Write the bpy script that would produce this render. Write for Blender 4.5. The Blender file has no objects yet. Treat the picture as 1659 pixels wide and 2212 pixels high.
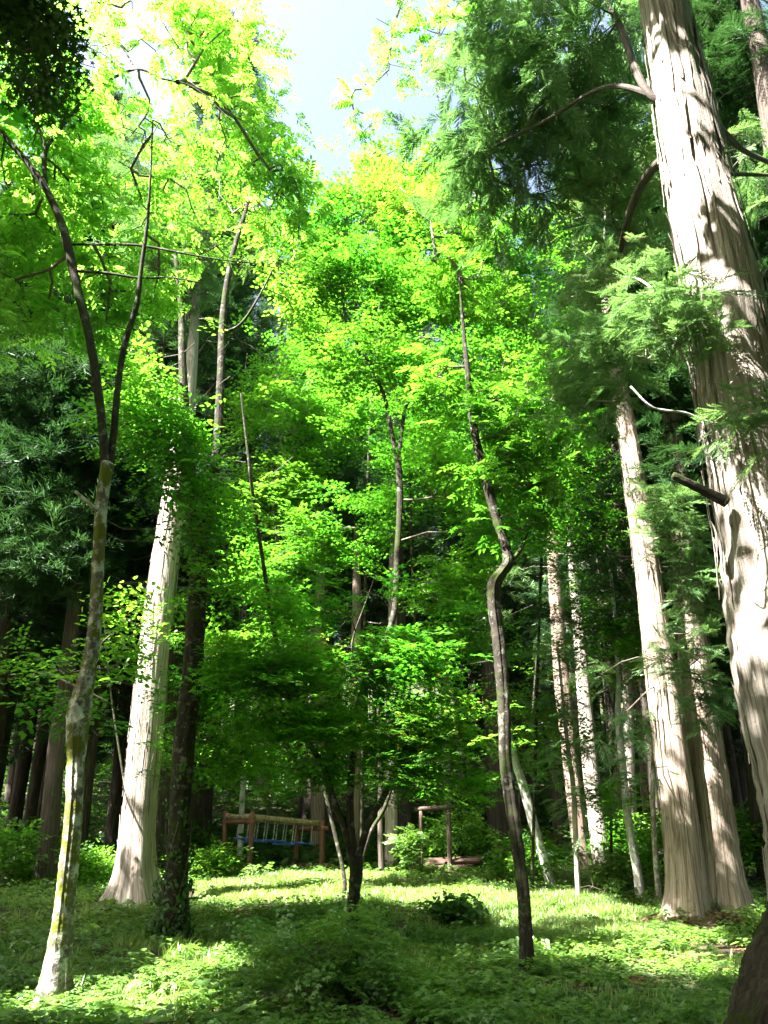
import bpy, math, random
import numpy as np
from mathutils import Vector
S = bpy.context.scene
C = S.collection
rs = np.random.RandomState(7)
random.seed(7)
sin, cos, pi = math.sin, math.cos, math.pi

# ------------------------------------------------------------------ camera, sky, sun, exposure
PITCH = math.radians(21.0)
F = 1789.0            # focal length in pixels of a 1659x2212 picture
EYE = np.array([0.0, 0.0, 1.6])
cam_d = bpy.data.cameras.new('camera')
cam = bpy.data.objects.new('camera', cam_d)
C.objects.link(cam)
cam.location = EYE
cam.rotation_euler = (pi / 2 + PITCH, 0, 0)
cam_d.sensor_fit = 'VERTICAL'
cam_d.sensor_height = 36.0
cam_d.lens = 36.0 * F / 2212.0
cam_d.clip_start = 0.05
cam_d.clip_end = 2000
S.camera = cam

SUN_EL = math.radians(54)
SUN_AZ = math.radians(32)      # how far behind the camera the sun stands, measured from due left
SUN = np.array([-cos(SUN_AZ) * cos(SUN_EL), -sin(SUN_AZ) * cos(SUN_EL), sin(SUN_EL)])
w = bpy.data.worlds.new('World')
S.world = w
w.use_nodes = True
wn = w.node_tree
bg = wn.nodes['Background']
sky = wn.nodes.new('ShaderNodeTexSky')
sky.sky_type = 'NISHITA'
sky.sun_disc = False
sky.sun_elevation = SUN_EL
sky.sun_rotation = math.atan2(SUN[0], SUN[1])
sky.air_density = 1.0
sky.dust_density = 7.0
sky.ozone_density = 1.0
wn.links.new(sky.outputs[0], bg.inputs[0])
bg.inputs[1].default_value = 0.05
sl = bpy.data.lights.new('sun', 'SUN')
sl.energy = 5.0
sl.angle = math.radians(0.5)
sl.color = (1.0, 0.965, 0.91)
so = bpy.data.objects.new('sun', sl)
C.objects.link(so)
so.rotation_euler = Vector(-SUN).to_track_quat('-Z', 'Y').to_euler()
S.view_settings.view_transform = 'Standard'
S.view_settings.look = 'None'
S.view_settings.gamma = 1.0
S.view_settings.exposure = 3.6
S.render.engine = 'CYCLES'
cy = S.cycles
cy.max_bounces = 7
cy.diffuse_bounces = 2
cy.glossy_bounces = 2
cy.transmission_bounces = 5
cy.transparent_max_bounces = 8
cy.use_denoising = True
cy.denoising_prefilter = 'NONE'
cy.sample_clamp_indirect = 6.0

# ------------------------------------------------------------------ places
CP, SP = cos(PITCH), sin(PITCH)
def ray(u, v):
    a = (u - 829.5) / F
    b = (1106.0 - v) / F
    return np.array([a, CP - b * SP, SP + b * CP])
def dist_of(d):                     # nominal row of a tree -> its true distance, so that feet stand on the ground
    return float(np.interp(d, [0, 6, 7.6, 9.6, 11.3, 12, 14, 18, 20, 24, 26.5, 40], [0, 6, 9.3, 11.1, 13.7, 14.6, 16.0, 19.7, 21.4, 24.5, 26, 40]))
def P(u, v, d):                     # the point in row d that stands in the direction u, v
    r = ray(u, v); d = dist_of(d)
    return EYE + r * (d / r[1])
def depth(p):
    q = np.asarray(p) - EYE
    return q[..., 1] * CP + q[..., 2] * SP
def sstep(a, b, x):
    t = np.clip((x - a) / (b - a), 0, 1)
    return t * t * (3 - 2 * t)
def gh(x, y):                       # height of the ground
    x = np.asarray(x, float); y = np.asarray(y, float)
    h = 0.5 * sstep(15, 25, y) + 0.05 * np.sin(x * 0.9 + 1.3) * np.cos(y * 0.7) + 0.03 * np.sin(x * 2.1 + y * 1.7)
    h = h + 0.22 * np.maximum(y - 36, 0) + 0.05 * np.maximum(-x - 14, 0) + 0.05 * np.maximum(x - 14, 0)
    return h - 0.16 * np.exp(-((x - 0.1) ** 2 / 3 + (y - 5.6) ** 2 / 1.2))
def G(u, v):                        # where the direction u, v meets the ground
    r = ray(u, v)
    t = 1.0
    for i in range(4000):
        p = EYE + r * t
        if p[2] <= gh(p[0], p[1]):
            break
        t += 0.01 + t * 0.0005
    return p

# ------------------------------------------------------------------ what the sun reaches: gaps in the canopy
lit_ground = []                     # (centre x, y, half length along x, half length along y, turn)
def litg(u0, v0, u1, v1):
    a, b = G((u0 + u1) / 2, v0), G((u0 + u1) / 2, v1)
    l, r = G(u0, (v0 + v1) / 2), G(u1, (v0 + v1) / 2)
    lit_ground.append(((l[0] + r[0]) / 2, (a[1] + b[1]) / 2, abs(r[0] - l[0]) / 2, abs(b[1] - a[1]) / 2))
litg(430, 1900, 800, 1950)
litg(600, 1893, 850, 1915)
litg(1050, 1960, 1465, 2034)
litg(800, 1925, 1120, 1962)
litg(1150, 1935, 1330, 1965)
litg(-30, 2150, 420, 2230)
litg(300, 2060, 560, 2130)
litg(1380, 2085, 1600, 2130)
litg(840, 1880, 900, 1900)
lit_crown = []                      # crowns in full sun, left free by the added trees outside the picture
lit_line = []                       # stretches of trunk in full sun: (a, b, radius)
def keep_gap(pts, leak=0.03, crowns=False, seed=None):
    """True for every point that does not stand between the sun and a sunlit place."""
    leak = leak * .12
    pts = np.asarray(pts, float)
    ok = np.ones(len(pts), bool)
    t = (pts[:, 2] - 0.2) / SUN[2]
    gx = pts[:, 0] - SUN[0] * t
    gy = pts[:, 1] - SUN[1] * t
    for (cx, cy_, rx, ry) in lit_ground:
        x_ = .2 if crowns else 0
        q = ((gx - cx) / (rx + .15 + x_)) ** 2 + ((gy - cy_) / (ry + .25 + x_)) ** 2
        ok &= ~((q < 1) & (t > 0))
    for (a, b, r) in lit_line + (lit_crown if crowns else []):
        ab = b - a
        n = np.cross(SUN, ab); n /= np.linalg.norm(n)
        dist = np.abs((pts - a) @ n)
        # along the trunk: drop the sun direction and project
        e = ab - SUN * (ab @ SUN)
        k = ((pts - a) @ e) / (e @ e)
        up = (pts - (a + np.outer(np.clip(k, 0, 1), ab))) @ SUN
        r = r + (.65 if crowns else 0)
        ok &= ~((dist < r) & (k > -0.02) & (k < 1.02) & (up > 0.25))
    return ok | (rs.rand(len(pts)) < leak)

# ------------------------------------------------------------------ helpers: objects
def tag(o, label=None, cat=None, group=None, kind=None):
    if label: o['label'] = label
    if cat: o['category'] = cat
    if group: o['group'] = group
    if kind: o['kind'] = kind
    return o
def empty(name, loc, label, cat, group=None):
    o = bpy.data.objects.new(name, None)
    C.objects.link(o)
    o.location = [float(c) for c in loc]
    o.empty_display_size = 0.3
    return tag(o, label, cat, group)
def mesh(name, V, Q, mat, parent=None, rnd=None, uv=None, smooth=False, origin=None):
    """One mesh object of quads (or triangles); V world coordinates."""
    V = np.asarray(V, np.float32); Q = np.asarray(Q, np.int32)
    if parent is not None and origin is None:
        origin = np.array(parent.location)
    if origin is not None:
        V = V - np.asarray(origin, np.float32)
    k = Q.shape[1]
    me = bpy.data.meshes.new(name)
    me.vertices.add(len(V)); me.vertices.foreach_set('co', V.ravel())
    me.loops.add(Q.size); me.loops.foreach_set('vertex_index', Q.ravel())
    me.polygons.add(len(Q))
    me.polygons.foreach_set('loop_start', np.arange(0, Q.size, k, dtype=np.int32))
    if smooth:
        me.polygons.foreach_set('use_smooth', np.ones(len(Q), bool))
    if rnd is not None:
        at = me.attributes.new('rnd', 'FLOAT', 'POINT')
        at.data.foreach_set('value', np.asarray(rnd, np.float32))
    if uv is not None:
        ul = me.uv_layers.new(name='UVMap')
        ul.data.foreach_set('uv', np.asarray(uv, np.float32).ravel())
    me.update(calc_edges=True)
    me.materials.append(mat)
    o = bpy.data.objects.new(name, me)
    C.objects.link(o)
    if parent is not None:
        o.parent = parent
    elif origin is not None:
        o.location = [float(c) for c in origin]
    return o
def copy_tree(o, parent=None):
    c = o.copy(); C.objects.link(c)
    if parent is not None: c.parent = parent
    for ch in list(o.children):
        copy_tree(ch, c)
    return c
def join(parts):
    """parts: list of (V, Q) or (V, Q, rnd)"""
    n = 0; VV = []; QQ = []; RR = []
    for p in parts:
        VV.append(p[0]); QQ.append(np.asarray(p[1]) + n); n += len(p[0])
        RR.append(p[2] if len(p) > 2 else np.full(len(p[0]), .5))
    return np.concatenate(VV), np.concatenate(QQ), np.concatenate(RR)

# ------------------------------------------------------------------ materials
def nt(name):
    m = bpy.data.materials.new(name); m.use_nodes = True
    t = m.node_tree
    for n in list(t.nodes): t.nodes.remove(n)
    return m, t, t.nodes, t.links
def leaf_mat(name, lo, hi, tr_lo, tr_hi, trans=0.5, gloss=0.06, rough=0.45, dry=None):
    m, t, N, L = nt(name)
    at = N.new('ShaderNodeAttribute'); at.attribute_name = 'rnd'
    def ramp(a, b, c=None):
        r = N.new('ShaderNodeValToRGB'); e = r.color_ramp.elements
        e[0].position = 0.05; e[1].position = 0.9
        e[0].color = (*a, 1); e[1].color = (*b, 1)
        if c:
            x = e.new(0.97); x.color = (*c, 1)
        L.new(at.outputs['Fac'], r.inputs[0]); return r
    d = N.new('ShaderNodeBsdfDiffuse'); tr = N.new('ShaderNodeBsdfTranslucent'); g = N.new('ShaderNodeBsdfGlossy')
    g.inputs['Roughness'].default_value = rough
    g.inputs['Color'].default_value = (.9, 1, .85, 1)
    L.new(ramp(lo, hi, dry).outputs[0], d.inputs[0]); L.new(ramp(tr_lo, tr_hi, dry).outputs[0], tr.inputs[0])
    m1 = N.new('ShaderNodeMixShader'); m1.inputs[0].default_value = trans
    L.new(d.outputs[0], m1.inputs[1]); L.new(tr.outputs[0], m1.inputs[2])
    m2 = N.new('ShaderNodeMixShader'); m2.inputs[0].default_value = gloss
    L.new(m1.outputs[0], m2.inputs[1]); L.new(g.outputs[0], m2.inputs[2])
    o = N.new('ShaderNodeOutputMaterial'); L.new(m2.outputs[0], o.inputs[0])
    return m
def bark_mat(name, stops, sx, sy, bump=0.6, moss=0.0, moss_col=(.08, .12, .015), spot=0.0, spot_col=(.55, .55, .48), dist=0.02, moss_top=None):
    """stops: colours over a noise stretched along the trunk; uv in metres."""
    m, t, N, L = nt(name)
    uv = N.new('ShaderNodeUVMap'); uv.uv_map = 'UVMap'
    mp = N.new('ShaderNodeMapping'); mp.inputs['Scale'].default_value = (sx, sy, 1)
    L.new(uv.outputs[0], mp.inputs[0])
    n1 = N.new('ShaderNodeTexNoise'); n1.inputs['Scale'].default_value = 1; n1.inputs['Detail'].default_value = 7
    n1.inputs['Roughness'].default_value = 0.65; n1.inputs['Distortion'].default_value = 0.6
    L.new(mp.outputs[0], n1.inputs[0])
    r = N.new('ShaderNodeValToRGB'); e = r.color_ramp.elements
    k = len(stops)
    e[0].position = .28; e[0].color = (*stops[0], 1); e[1].position = .75; e[1].color = (*stops[-1], 1)
    for i in range(1, k - 1):
        x = e.new(.28 + .47 * i / (k - 1)); x.color = (*stops[i], 1)
    L.new(n1.outputs[0], r.inputs[0])
    col = r.outputs[0]
    tc = N.new('ShaderNodeTexCoord')
    def mixin(col, c2, scale, lo, hi, det=5):
        n = N.new('ShaderNodeTexNoise'); n.inputs['Scale'].default_value = scale; n.inputs['Detail'].default_value = det
        n.inputs['Roughness'].default_value = .7
        L.new(tc.outputs['Object'], n.inputs[0])
        q = N.new('ShaderNodeMapRange'); q.inputs[1].default_value = lo; q.inputs[2].default_value = hi
        L.new(n.outputs[0], q.inputs[0])
        mx = N.new('ShaderNodeMix'); mx.data_type = 'RGBA'
        L.new(q.outputs[0], mx.inputs[0]); L.new(col, mx.inputs[6]); mx.inputs[7].default_value = (*c2, 1)
        return mx.outputs[2], q.outputs[0]
    if spot > 0:
        col, _ = mixin(col, spot_col, 7.0, .60 - spot * .2, .66 - spot * .15, 6)
        col, _ = mixin(col, tuple(c * .45 for c in stops[0]), 11.0, .60, .7, 6)
    mossf = None
    if moss > 0:
        col, mossf = mixin(col, moss_col, 3.2, .66 - moss * .3, .74 - moss * .3, 8)
    b = N.new('ShaderNodeBsdfPrincipled'); b.inputs['Roughness'].default_value = .9
    b.inputs['Specular IOR Level'].default_value = .25
    L.new(col, b.inputs['Base Color'])
    bp = N.new('ShaderNodeBump'); bp.inputs['Strength'].default_value = bump; bp.inputs['Distance'].default_value = dist
    L.new(n1.outputs[0], bp.inputs['Height'])
    n2 = N.new('ShaderNodeTexNoise'); n2.inputs['Scale'].default_value = 45; n2.inputs['Detail'].default_value = 4
    L.new(tc.outputs['Object'], n2.inputs[0])
    bp2 = N.new('ShaderNodeBump'); bp2.inputs['Strength'].default_value = .5; bp2.inputs['Distance'].default_value = .012
    L.new(n2.outputs[0], bp2.inputs['Height']); L.new(bp.outputs[0], bp2.inputs['Normal'])
    L.new(bp2.outputs[0], b.inputs['Normal'])
    o = N.new('ShaderNodeOutputMaterial'); L.new(b.outputs[0], o.inputs[0])
    return m
def plain_mat(name, c1, c2, scale=8, rough=.8, metal=0, stretch=(1, 1, 1), bump=.2):
    m, t, N, L = nt(name)
    tc = N.new('ShaderNodeTexCoord'); mp = N.new('ShaderNodeMapping'); mp.inputs['Scale'].default_value = stretch
    L.new(tc.outputs['Object'], mp.inputs[0])
    n = N.new('ShaderNodeTexNoise'); n.inputs['Scale'].default_value = scale; n.inputs['Detail'].default_value = 6
    L.new(mp.outputs[0], n.inputs[0])
    r = N.new('ShaderNodeValToRGB'); e = r.color_ramp.elements
    e[0].position = .35; e[1].position = .65; e[0].color = (*c1, 1); e[1].color = (*c2, 1)
    L.new(n.outputs[0], r.inputs[0])
    b = N.new('ShaderNodeBsdfPrincipled'); b.inputs['Roughness'].default_value = rough; b.inputs['Metallic'].default_value = metal
    L.new(r.outputs[0], b.inputs['Base Color'])
    bp = N.new('ShaderNodeBump'); bp.inputs['Strength'].default_value = bump; bp.inputs['Distance'].default_value = .02
    L.new(n.outputs[0], bp.inputs['Height']); L.new(bp.outputs[0], b.inputs['Normal'])
    o = N.new('ShaderNodeOutputMaterial'); L.new(b.outputs[0], o.inputs[0])
    return m
M = {}
M['pinnate'] = leaf_mat('pinnate_leaves', (.05, .12, .012), (.16, .27, .04), (.09, .40, .015), (.46, .80, .10), .66, .05)
M['round'] = leaf_mat('round_leaves', (.03, .10, .010), (.10, .2, .02), (.03, .23, .008), (.24, .55, .035), .55, .03, dry=(.5, .5, .08))
M['maple'] = leaf_mat('maple_leaves', (.025, .09, .010), (.09, .20, .02), (.02, .20, .008), (.21, .55, .03), .55, .02, dry=(.5, .5, .08))
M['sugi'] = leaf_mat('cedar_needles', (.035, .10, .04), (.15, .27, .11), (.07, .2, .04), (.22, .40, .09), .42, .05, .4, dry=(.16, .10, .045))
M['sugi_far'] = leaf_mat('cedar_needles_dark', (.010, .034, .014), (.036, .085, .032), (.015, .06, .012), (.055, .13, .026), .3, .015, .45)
M['herb'] = leaf_mat('herb_leaves', (.045, .12, .018), (.15, .27, .05), (.08, .26, .02), (.30, .52, .06), .42, .07)
M['grass'] = leaf_mat('grass_blades', (.10, .19, .04), (.32, .42, .11), (.16, .36, .03), (.45, .62, .10), .38, .05)
M['ivy'] = leaf_mat('ivy_leaves', (.018, .06, .010), (.05, .12, .018), (.04, .15, .01), (.11, .3, .02), .35, .035)
M['litter'] = leaf_mat('dead_leaves', (.12, .06, .03), (.3, .17, .09), (.1, .04, .01), (.2, .1, .03), .15, .03)
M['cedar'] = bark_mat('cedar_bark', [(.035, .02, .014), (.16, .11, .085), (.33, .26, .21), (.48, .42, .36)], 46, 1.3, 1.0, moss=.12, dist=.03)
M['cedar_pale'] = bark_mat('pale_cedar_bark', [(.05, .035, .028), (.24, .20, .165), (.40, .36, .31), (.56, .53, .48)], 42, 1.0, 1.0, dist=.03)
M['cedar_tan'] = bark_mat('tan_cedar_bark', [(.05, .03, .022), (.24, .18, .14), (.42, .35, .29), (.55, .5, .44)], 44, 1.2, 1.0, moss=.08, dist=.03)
M['shaded_root_bark'] = bark_mat('mossy_shaded_root_bark', [(.02, .014, .01), (.06, .045, .035), (.13, .1, .08)], 30, 6, 1.0, moss=.6, moss_col=(.04, .055, .01), dist=.05)  # moss, with the root's shade also painted into the dark colour
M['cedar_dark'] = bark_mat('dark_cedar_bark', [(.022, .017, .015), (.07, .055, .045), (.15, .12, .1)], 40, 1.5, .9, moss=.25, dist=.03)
M['bark_lichen'] = bark_mat('lichen_bark', [(.045, .035, .03), (.13, .11, .09), (.27, .25, .21)], 9, 5, 1.0, moss=.62, spot=.7, spot_col=(.42, .42, .36), moss_col=(.10, .11, .012))
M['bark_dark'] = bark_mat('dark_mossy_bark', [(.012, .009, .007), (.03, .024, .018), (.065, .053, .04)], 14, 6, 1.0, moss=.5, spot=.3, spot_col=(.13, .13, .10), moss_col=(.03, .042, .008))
M['bark_grey'] = bark_mat('grey_bark', [(.08, .065, .05), (.2, .17, .14), (.34, .31, .27)], 10, 4, .7, moss=.3, spot=.5, spot_col=(.4, .4, .36), moss_col=(.06, .08, .015))
M['bark_pale'] = bark_mat('pale_smooth_bark', [(.2, .18, .15), (.42, .4, .36), (.58, .56, .52)], 7, 3, .5, moss=.15, spot=.5, spot_col=(.62, .62, .58))
M['twig'] = plain_mat('twig_bark', (.07, .055, .04), (.17, .14, .11), 25)
M['twig_pale'] = plain_mat('pale_twig_bark', (.2, .15, .12), (.36, .3, .25), 25)
M['post'] = plain_mat('stained_post', (.07, .03, .018), (.15, .058, .03), 6, .7, stretch=(6, 6, .6))
M['log'] = plain_mat('mossy_log', (.10, .085, .04), (.28, .22, .13), 7, .9, stretch=(2, 2, 2), bump=.6)
M['oldwood'] = plain_mat('weathered_wood', (.06, .04, .03), (.14, .10, .075), 7, .9, stretch=(4, 4, 1))
M['redwood'] = plain_mat('rotting_timber', (.035, .02, .012), (.11, .06, .04), 5, .9, stretch=(.6, 5, 5), bump=.7)
M['blue'] = plain_mat('blue_paint', (.02, .06, .32), (.05, .14, .5), 10, .4)
M['chain'] = plain_mat('galvanised_chain', (.35, .37, .38), (.6, .62, .62), 30, .45, .7)
M['heart'] = plain_mat('pale_heartwood', (.4, .28, .18), (.6, .45, .3), 9, .9)
M['stone'] = plain_mat('mossy_stone', (.12, .12, .08), (.3, .3, .26), 6, .9, bump=.6)

# ------------------------------------------------------------------ shapes
def nrm(a):
    a = np.asarray(a, float)
    return a / (np.linalg.norm(a, axis=-1, keepdims=True) + 1e-9)
def frames(h, roll=None, up=None):
    h = nrm(h); n = len(h)
    if up is None:
        up = np.tile([0, 0, 1.0], (n, 1))
    z = up - (up * h).sum(1, keepdims=True) * h
    bad = np.linalg.norm(z, axis=1) < 1e-3
    z[bad] = [1, 0, 0]
    z = nrm(z); y = np.cross(z, h)
    if roll is not None:
        c, s = np.cos(roll)[:, None], np.sin(roll)[:, None]
        y, z = y * c + z * s, z * c - y * s
    return np.stack([h, y, z], 2)           # columns: heading, side, up
def leaf6(b, d, n, L, W, fold=.12, droop=.1):
    """A pointed leaf: two quads folded on the midrib."""
    b = np.asarray(b, float); d = nrm(d); n = nrm(np.asarray(n, float) - np.dot(n, d) * d); s = np.cross(d, n)
    q = lambda a, c, e: b + d * a * L + s * c * W + n * e * L
    V = np.array([q(0, 0, 0), q(.3, .5, fold * .5), q(.68, .38, fold * .35 - droop * .4), q(1, 0, -droop), q(.68, -.38, fold * .35 - droop * .4), q(.3, -.5, fold * .5)])
    return V, np.array([[0, 1, 2, 3], [0, 3, 4, 5]])
def leaf4(b, d, n, L, W):
    b = np.asarray(b, float); d = nrm(d); n = nrm(np.asarray(n, float) - np.dot(n, d) * d); s = np.cross(d, n)
    return np.array([b, b + d * .45 * L + s * W * .5, b + d * L, b + d * .45 * L - s * W * .5]), np.array([[0, 1, 2, 3]])
def star(b, d, n, L):
    """A five-lobed maple leaf: one kite per lobe."""
    b = np.asarray(b, float); d = nrm(d); n = nrm(np.asarray(n, float) - np.dot(n, d) * d); s = np.cross(d, n)
    c = b + d * L * .35
    ang = [-2.25, -1.12, 0, 1.12, 2.25]; ln = [.45, .62, .7, .62, .45]
    V = [c]
    for a, l in zip(ang, ln):
        V.append(c + (d * cos(a) + s * sin(a)) * L * l - n * L * .1)
    for a in [-2.9, -1.7, -.55, .55, 1.7, 2.9]:
        V.append(c + (d * cos(a) + s * sin(a)) * L * .24 + n * L * .02)
    return np.array(V), np.array([[0, 6 + i, 1 + i, 7 + i] for i in range(5)])
class T:                                    # a spray template
    def __init__(s): s.v = []; s.q = []; s.l = []; s.n = 0; s.k = 0
    def add(s, vq, new=True):
        v, q = vq
        s.v.append(v); s.q.append(q + s.n); s.l.append(np.full(len(v), s.k)); s.n += len(v)
        if new: s.k += 1
    def done(s):
        s.v = np.concatenate(s.v); s.q = np.concatenate(s.q); s.l = np.concatenate(s.l); return s
R = random.Random(3)
def t_pinnate(seed, nl=6, L=.3, ll=.085, W=.034):
    R.seed(seed); t = T()
    for k in range(2):                                       # two compound leaves to a spray
        yaw = R.uniform(-.7, .7); 
        ax = np.array([cos(yaw), sin(yaw), R.uniform(-.1, .25)]); sd = np.array([-sin(yaw), cos(yaw), 0])
        def pt(a): return ax * a * L + np.array([0, 0, -.35 * L * a * a])
        for i in range(nl):
            a = .18 + .78 * i / nl
            for sg in (1, -1):
                dd = ax * R.uniform(.5, .8) + sd * sg + np.array([0, 0, R.uniform(-.55, -.05)])
                t.add(leaf6(pt(a), dd, (R.uniform(-.35, .35), R.uniform(-.35, .35), 1), ll * R.uniform(.75, 1.1), W))
        t.add(leaf6(pt(.95), ax - np.array([0, 0, .6]), (0, 0, 1), ll, W))
    return t.done()
def t_round(seed, n=11, L=.36, ll=.075, W=.05):
    R.seed(seed); t = T()
    for i in range(n):
        a = (i + .5) / n; sg = 1 if i % 2 else -1
        dd = np.array([.6 + .5 * a, sg * (1 - .5 * a), R.uniform(-.4, .15)])
        t.add(leaf6((a * L, sg * .02, R.uniform(-.05, .05) - .08 * a), dd, (R.uniform(-.45, .45), R.uniform(-.45, .45), 1), ll * R.uniform(.7, 1.15), W * R.uniform(.8, 1.1)))
    return t.done()
def t_maple(seed, L=.4, ll=.075):
    R.seed(seed); t = T()
    for k in range(3):
        yaw = (k - 1) * R.uniform(.45, .8); l2 = L * (1 if k == 1 else .75)
        for i in range(4):
            a = (i + 1) / 4.2
            for sg in (1, -1):
                an = yaw + sg * R.uniform(.5, 1.1)
                b = (cos(yaw) * a * l2 + cos(an) * .03, sin(yaw) * a * l2 + sin(an) * .03, R.uniform(-.025, .025) - .05 * a)
                t.add(star(b, (cos(an), sin(an), R.uniform(-.35, .05)), (R.uniform(-.3, .3), R.uniform(-.3, .3), 1), ll * R.uniform(.7, 1.2)))
    return t.done()
def t_frond(seed, L=.5):
    """Cedar spray: side shoots of short needles hanging from a bowed axis."""
    R.seed(seed); t = T()
    def pt(a): return np.array([a * L, .03 * sin(a * 3), -.28 * L * a * a])
    nsh = 17
    def shoot(b, d, l, w):
        d = nrm(d); a = R.uniform(0, pi); n = nrm(np.array([R.uniform(-.4, .4), R.uniform(-.4, .4), 1]))
        t.add(leaf4(b, d, n, l, w), False)
        s = np.cross(d, n)
        k = max(3, int(l / .022))
        for j in range(k):
            q = (j + .6) / k
            for sg in (1, -1):
                t.add(leaf4(b + d * q * l, d * 1.5 + s * sg * .8 + n * R.uniform(-.3, .5), n + s * R.uniform(-1, 1), .032 * (1.15 - .4 * q), .0075), False)
        t.k += 1
    for i in range(nsh):
        a = .08 + .9 * i / nsh
        l = (.05 + .13 * sin(pi * min(a * 1.15, 1)) ** .8) * R.uniform(.7, 1.15)
        for sg in (1, -1):
            shoot(pt(a), (1.0, sg * R.uniform(.5, 1.0), R.uniform(-.45, .1)), l, .012)
    shoot(pt(.95), (1, 0, -.5), .12, .012)
    return t.done()
def t_tuft(seed, n=52, L=.55):
    """Cedar clump seen from afar: short cord-like shoots bristling from an axis."""
    R.seed(seed); t = T()
    for i in range(n):
        a = R.random()
        b = np.array([a * L * .75, R.gauss(0, .035), -.12 * L * a * a + R.gauss(0, .03)])
        d = np.array([R.uniform(.5, 1.2), R.gauss(0, .65), R.gauss(.05, .5)])
        t.add(leaf4(b, d, (R.gauss(0, .6), R.gauss(0, .6), 1), R.uniform(.12, .24) * (1.15 - .5 * a), R.uniform(.010, .019)))
    return t.done()
def t_herb(seed, n=9, ll=.08, W=.05, hgt=.12):
    R.seed(seed); t = T()
    for i in range(n):
        a = R.uniform(0, 2 * pi); r = R.uniform(.01, .10); h = hgt * R.uniform(.25, 1.1)
        t.add(leaf6((cos(a) * r, sin(a) * r, h), (cos(a), sin(a), R.uniform(-.35, .35)), (R.uniform(-.3, .3), R.uniform(-.3, .3), 1), ll * R.uniform(.6, 1.2), W * R.uniform(.7, 1.2)))
    return t.done()
def t_grass(seed, n=16, h=.22):
    R.seed(seed); t = T()
    for i in range(n):
        a = R.uniform(0, 2 * pi); l = h * R.uniform(.5, 1.2); w_ = R.uniform(.003, .006); b = np.array([R.gauss(0, .03), R.gauss(0, .03), 0])
        o = np.array([cos(a), sin(a), 0]); s = np.array([-sin(a), cos(a), 0]); le = R.uniform(.2, .7)
        m_ = b + np.array([0, 0, l * .6]) + o * l * le * .3; e = b + np.array([0, 0, l * .9]) + o * l * le
        t.add((np.array([b - s * w_, b + s * w_, m_ + s * w_, m_ - s * w_, e]), np.array([[0, 1, 2, 3]])), False)
        t.v.append(np.array([e, e + s * .001])); t.q.append(np.array([[t.n - 2, t.n - 3, t.n, t.n + 1]])); t.l.append(np.full(2, t.k)); t.n += 2; t.k += 1
    return t.done()
def t_fern(seed, nf=9, L=.5):
    R.seed(seed); t = T()
    for f in range(nf):
        a0 = 2 * pi * f / nf + R.uniform(-.3, .3); o = np.array([cos(a0), sin(a0), 0]); s = np.array([-sin(a0), cos(a0), 0]); l = L * R.uniform(.7, 1.1)
        for i in range(14):
            a = .15 + .85 * i / 14; b = o * l * a * .9 + np.array([0, 0, l * (.75 * a - .62 * a * a)])
            ln = .13 * sin(pi * min(1, a * .9 + .12)) * l / .5 + .015
            for sg in (1, -1):
                t.add(leaf4(b, s * sg + o * .45 + np.array([0, 0, -.15]), (0, 0, 1), ln, .028), False)
        t.k += 1
    return t.done()
TPL = dict(pinnate=[t_pinnate(i) for i in range(4)], round=[t_round(i) for i in range(4)], maple=[t_maple(i) for i in range(4)],
           frond=[t_frond(i) for i in range(4)], tuft=[t_tuft(i) for i in range(5)],
           herb=[t_herb(i) for i in range(4)] + [t_herb(9, 7, .11, .07, .2)], seedling=[t_maple(12, .16, .075), t_round(13, 7, .2, .07, .05)],
           grass=[t_grass(i) for i in range(3)], fern=[t_fern(i) for i in range(3)],
           big=[t_round(21, 10, .5, .16, .11), t_round(22, 9, .5, .17, .12)], ivy=[t_herb(31, 6, .07, .065, .05), t_herb(32, 5, .06, .06, .04)])
def place(kind, pos, head, scale, roll=.4, clump=None):
    """Sprays of one kind set at pos; returns V, Q, rnd. clump: light or dark value of each spray's neighbourhood."""
    tl = TPL[kind]; pos = np.asarray(pos, float); n = len(pos)
    which = rs.randint(0, len(tl), n)
    Rm = frames(head, rs.uniform(-roll, roll, n))
    sc = np.broadcast_to(scale, (n,))
    out = []
    for k, t in enumerate(tl):
        i = np.where(which == k)[0]
        if not len(i): continue
        V = np.einsum('nij,vj->nvi', Rm[i], t.v) * sc[i][:, None, None] + pos[i][:, None, :]
        Q = (t.q[None] + (np.arange(len(i)) * len(t.v))[:, None, None]).reshape(-1, 4)
        r = rs.rand(len(i), t.k + 1)[:, t.l]
        if clump is not None: r = r * .5 + clump[i][:, None] * .5
        out.append((V.reshape(-1, 3), Q, np.clip(r, 0, 1).ravel()))
    return join(out)
def sticks(p0, p1, r0, r1, k=5):
    p0 = np.asarray(p0, float); p1 = np.asarray(p1, float); n = len(p0)
    h = p1 - p0
    Rm = frames(h, None, np.tile([.3, .2, .93], (n, 1)))
    a = np.arange(k) * 2 * pi / k
    ring = np.cos(a)[None, :, None] * Rm[:, None, :, 1] + np.sin(a)[None, :, None] * Rm[:, None, :, 2]
    A = p0[:, None] + ring * np.asarray(r0)[:, None, None]; B = p1[:, None] + ring * np.asarray(r1)[:, None, None]
    V = np.concatenate([A, B], 1).reshape(-1, 3)
    i = np.arange(k); j = (i + 1) % k
    q = np.stack([i, j, j + k, i + k], 1)
    Q = (q[None] + (np.arange(n) * 2 * k)[:, None, None]).reshape(-1, 4)
    return V, Q, np.full(len(V), .5)
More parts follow.
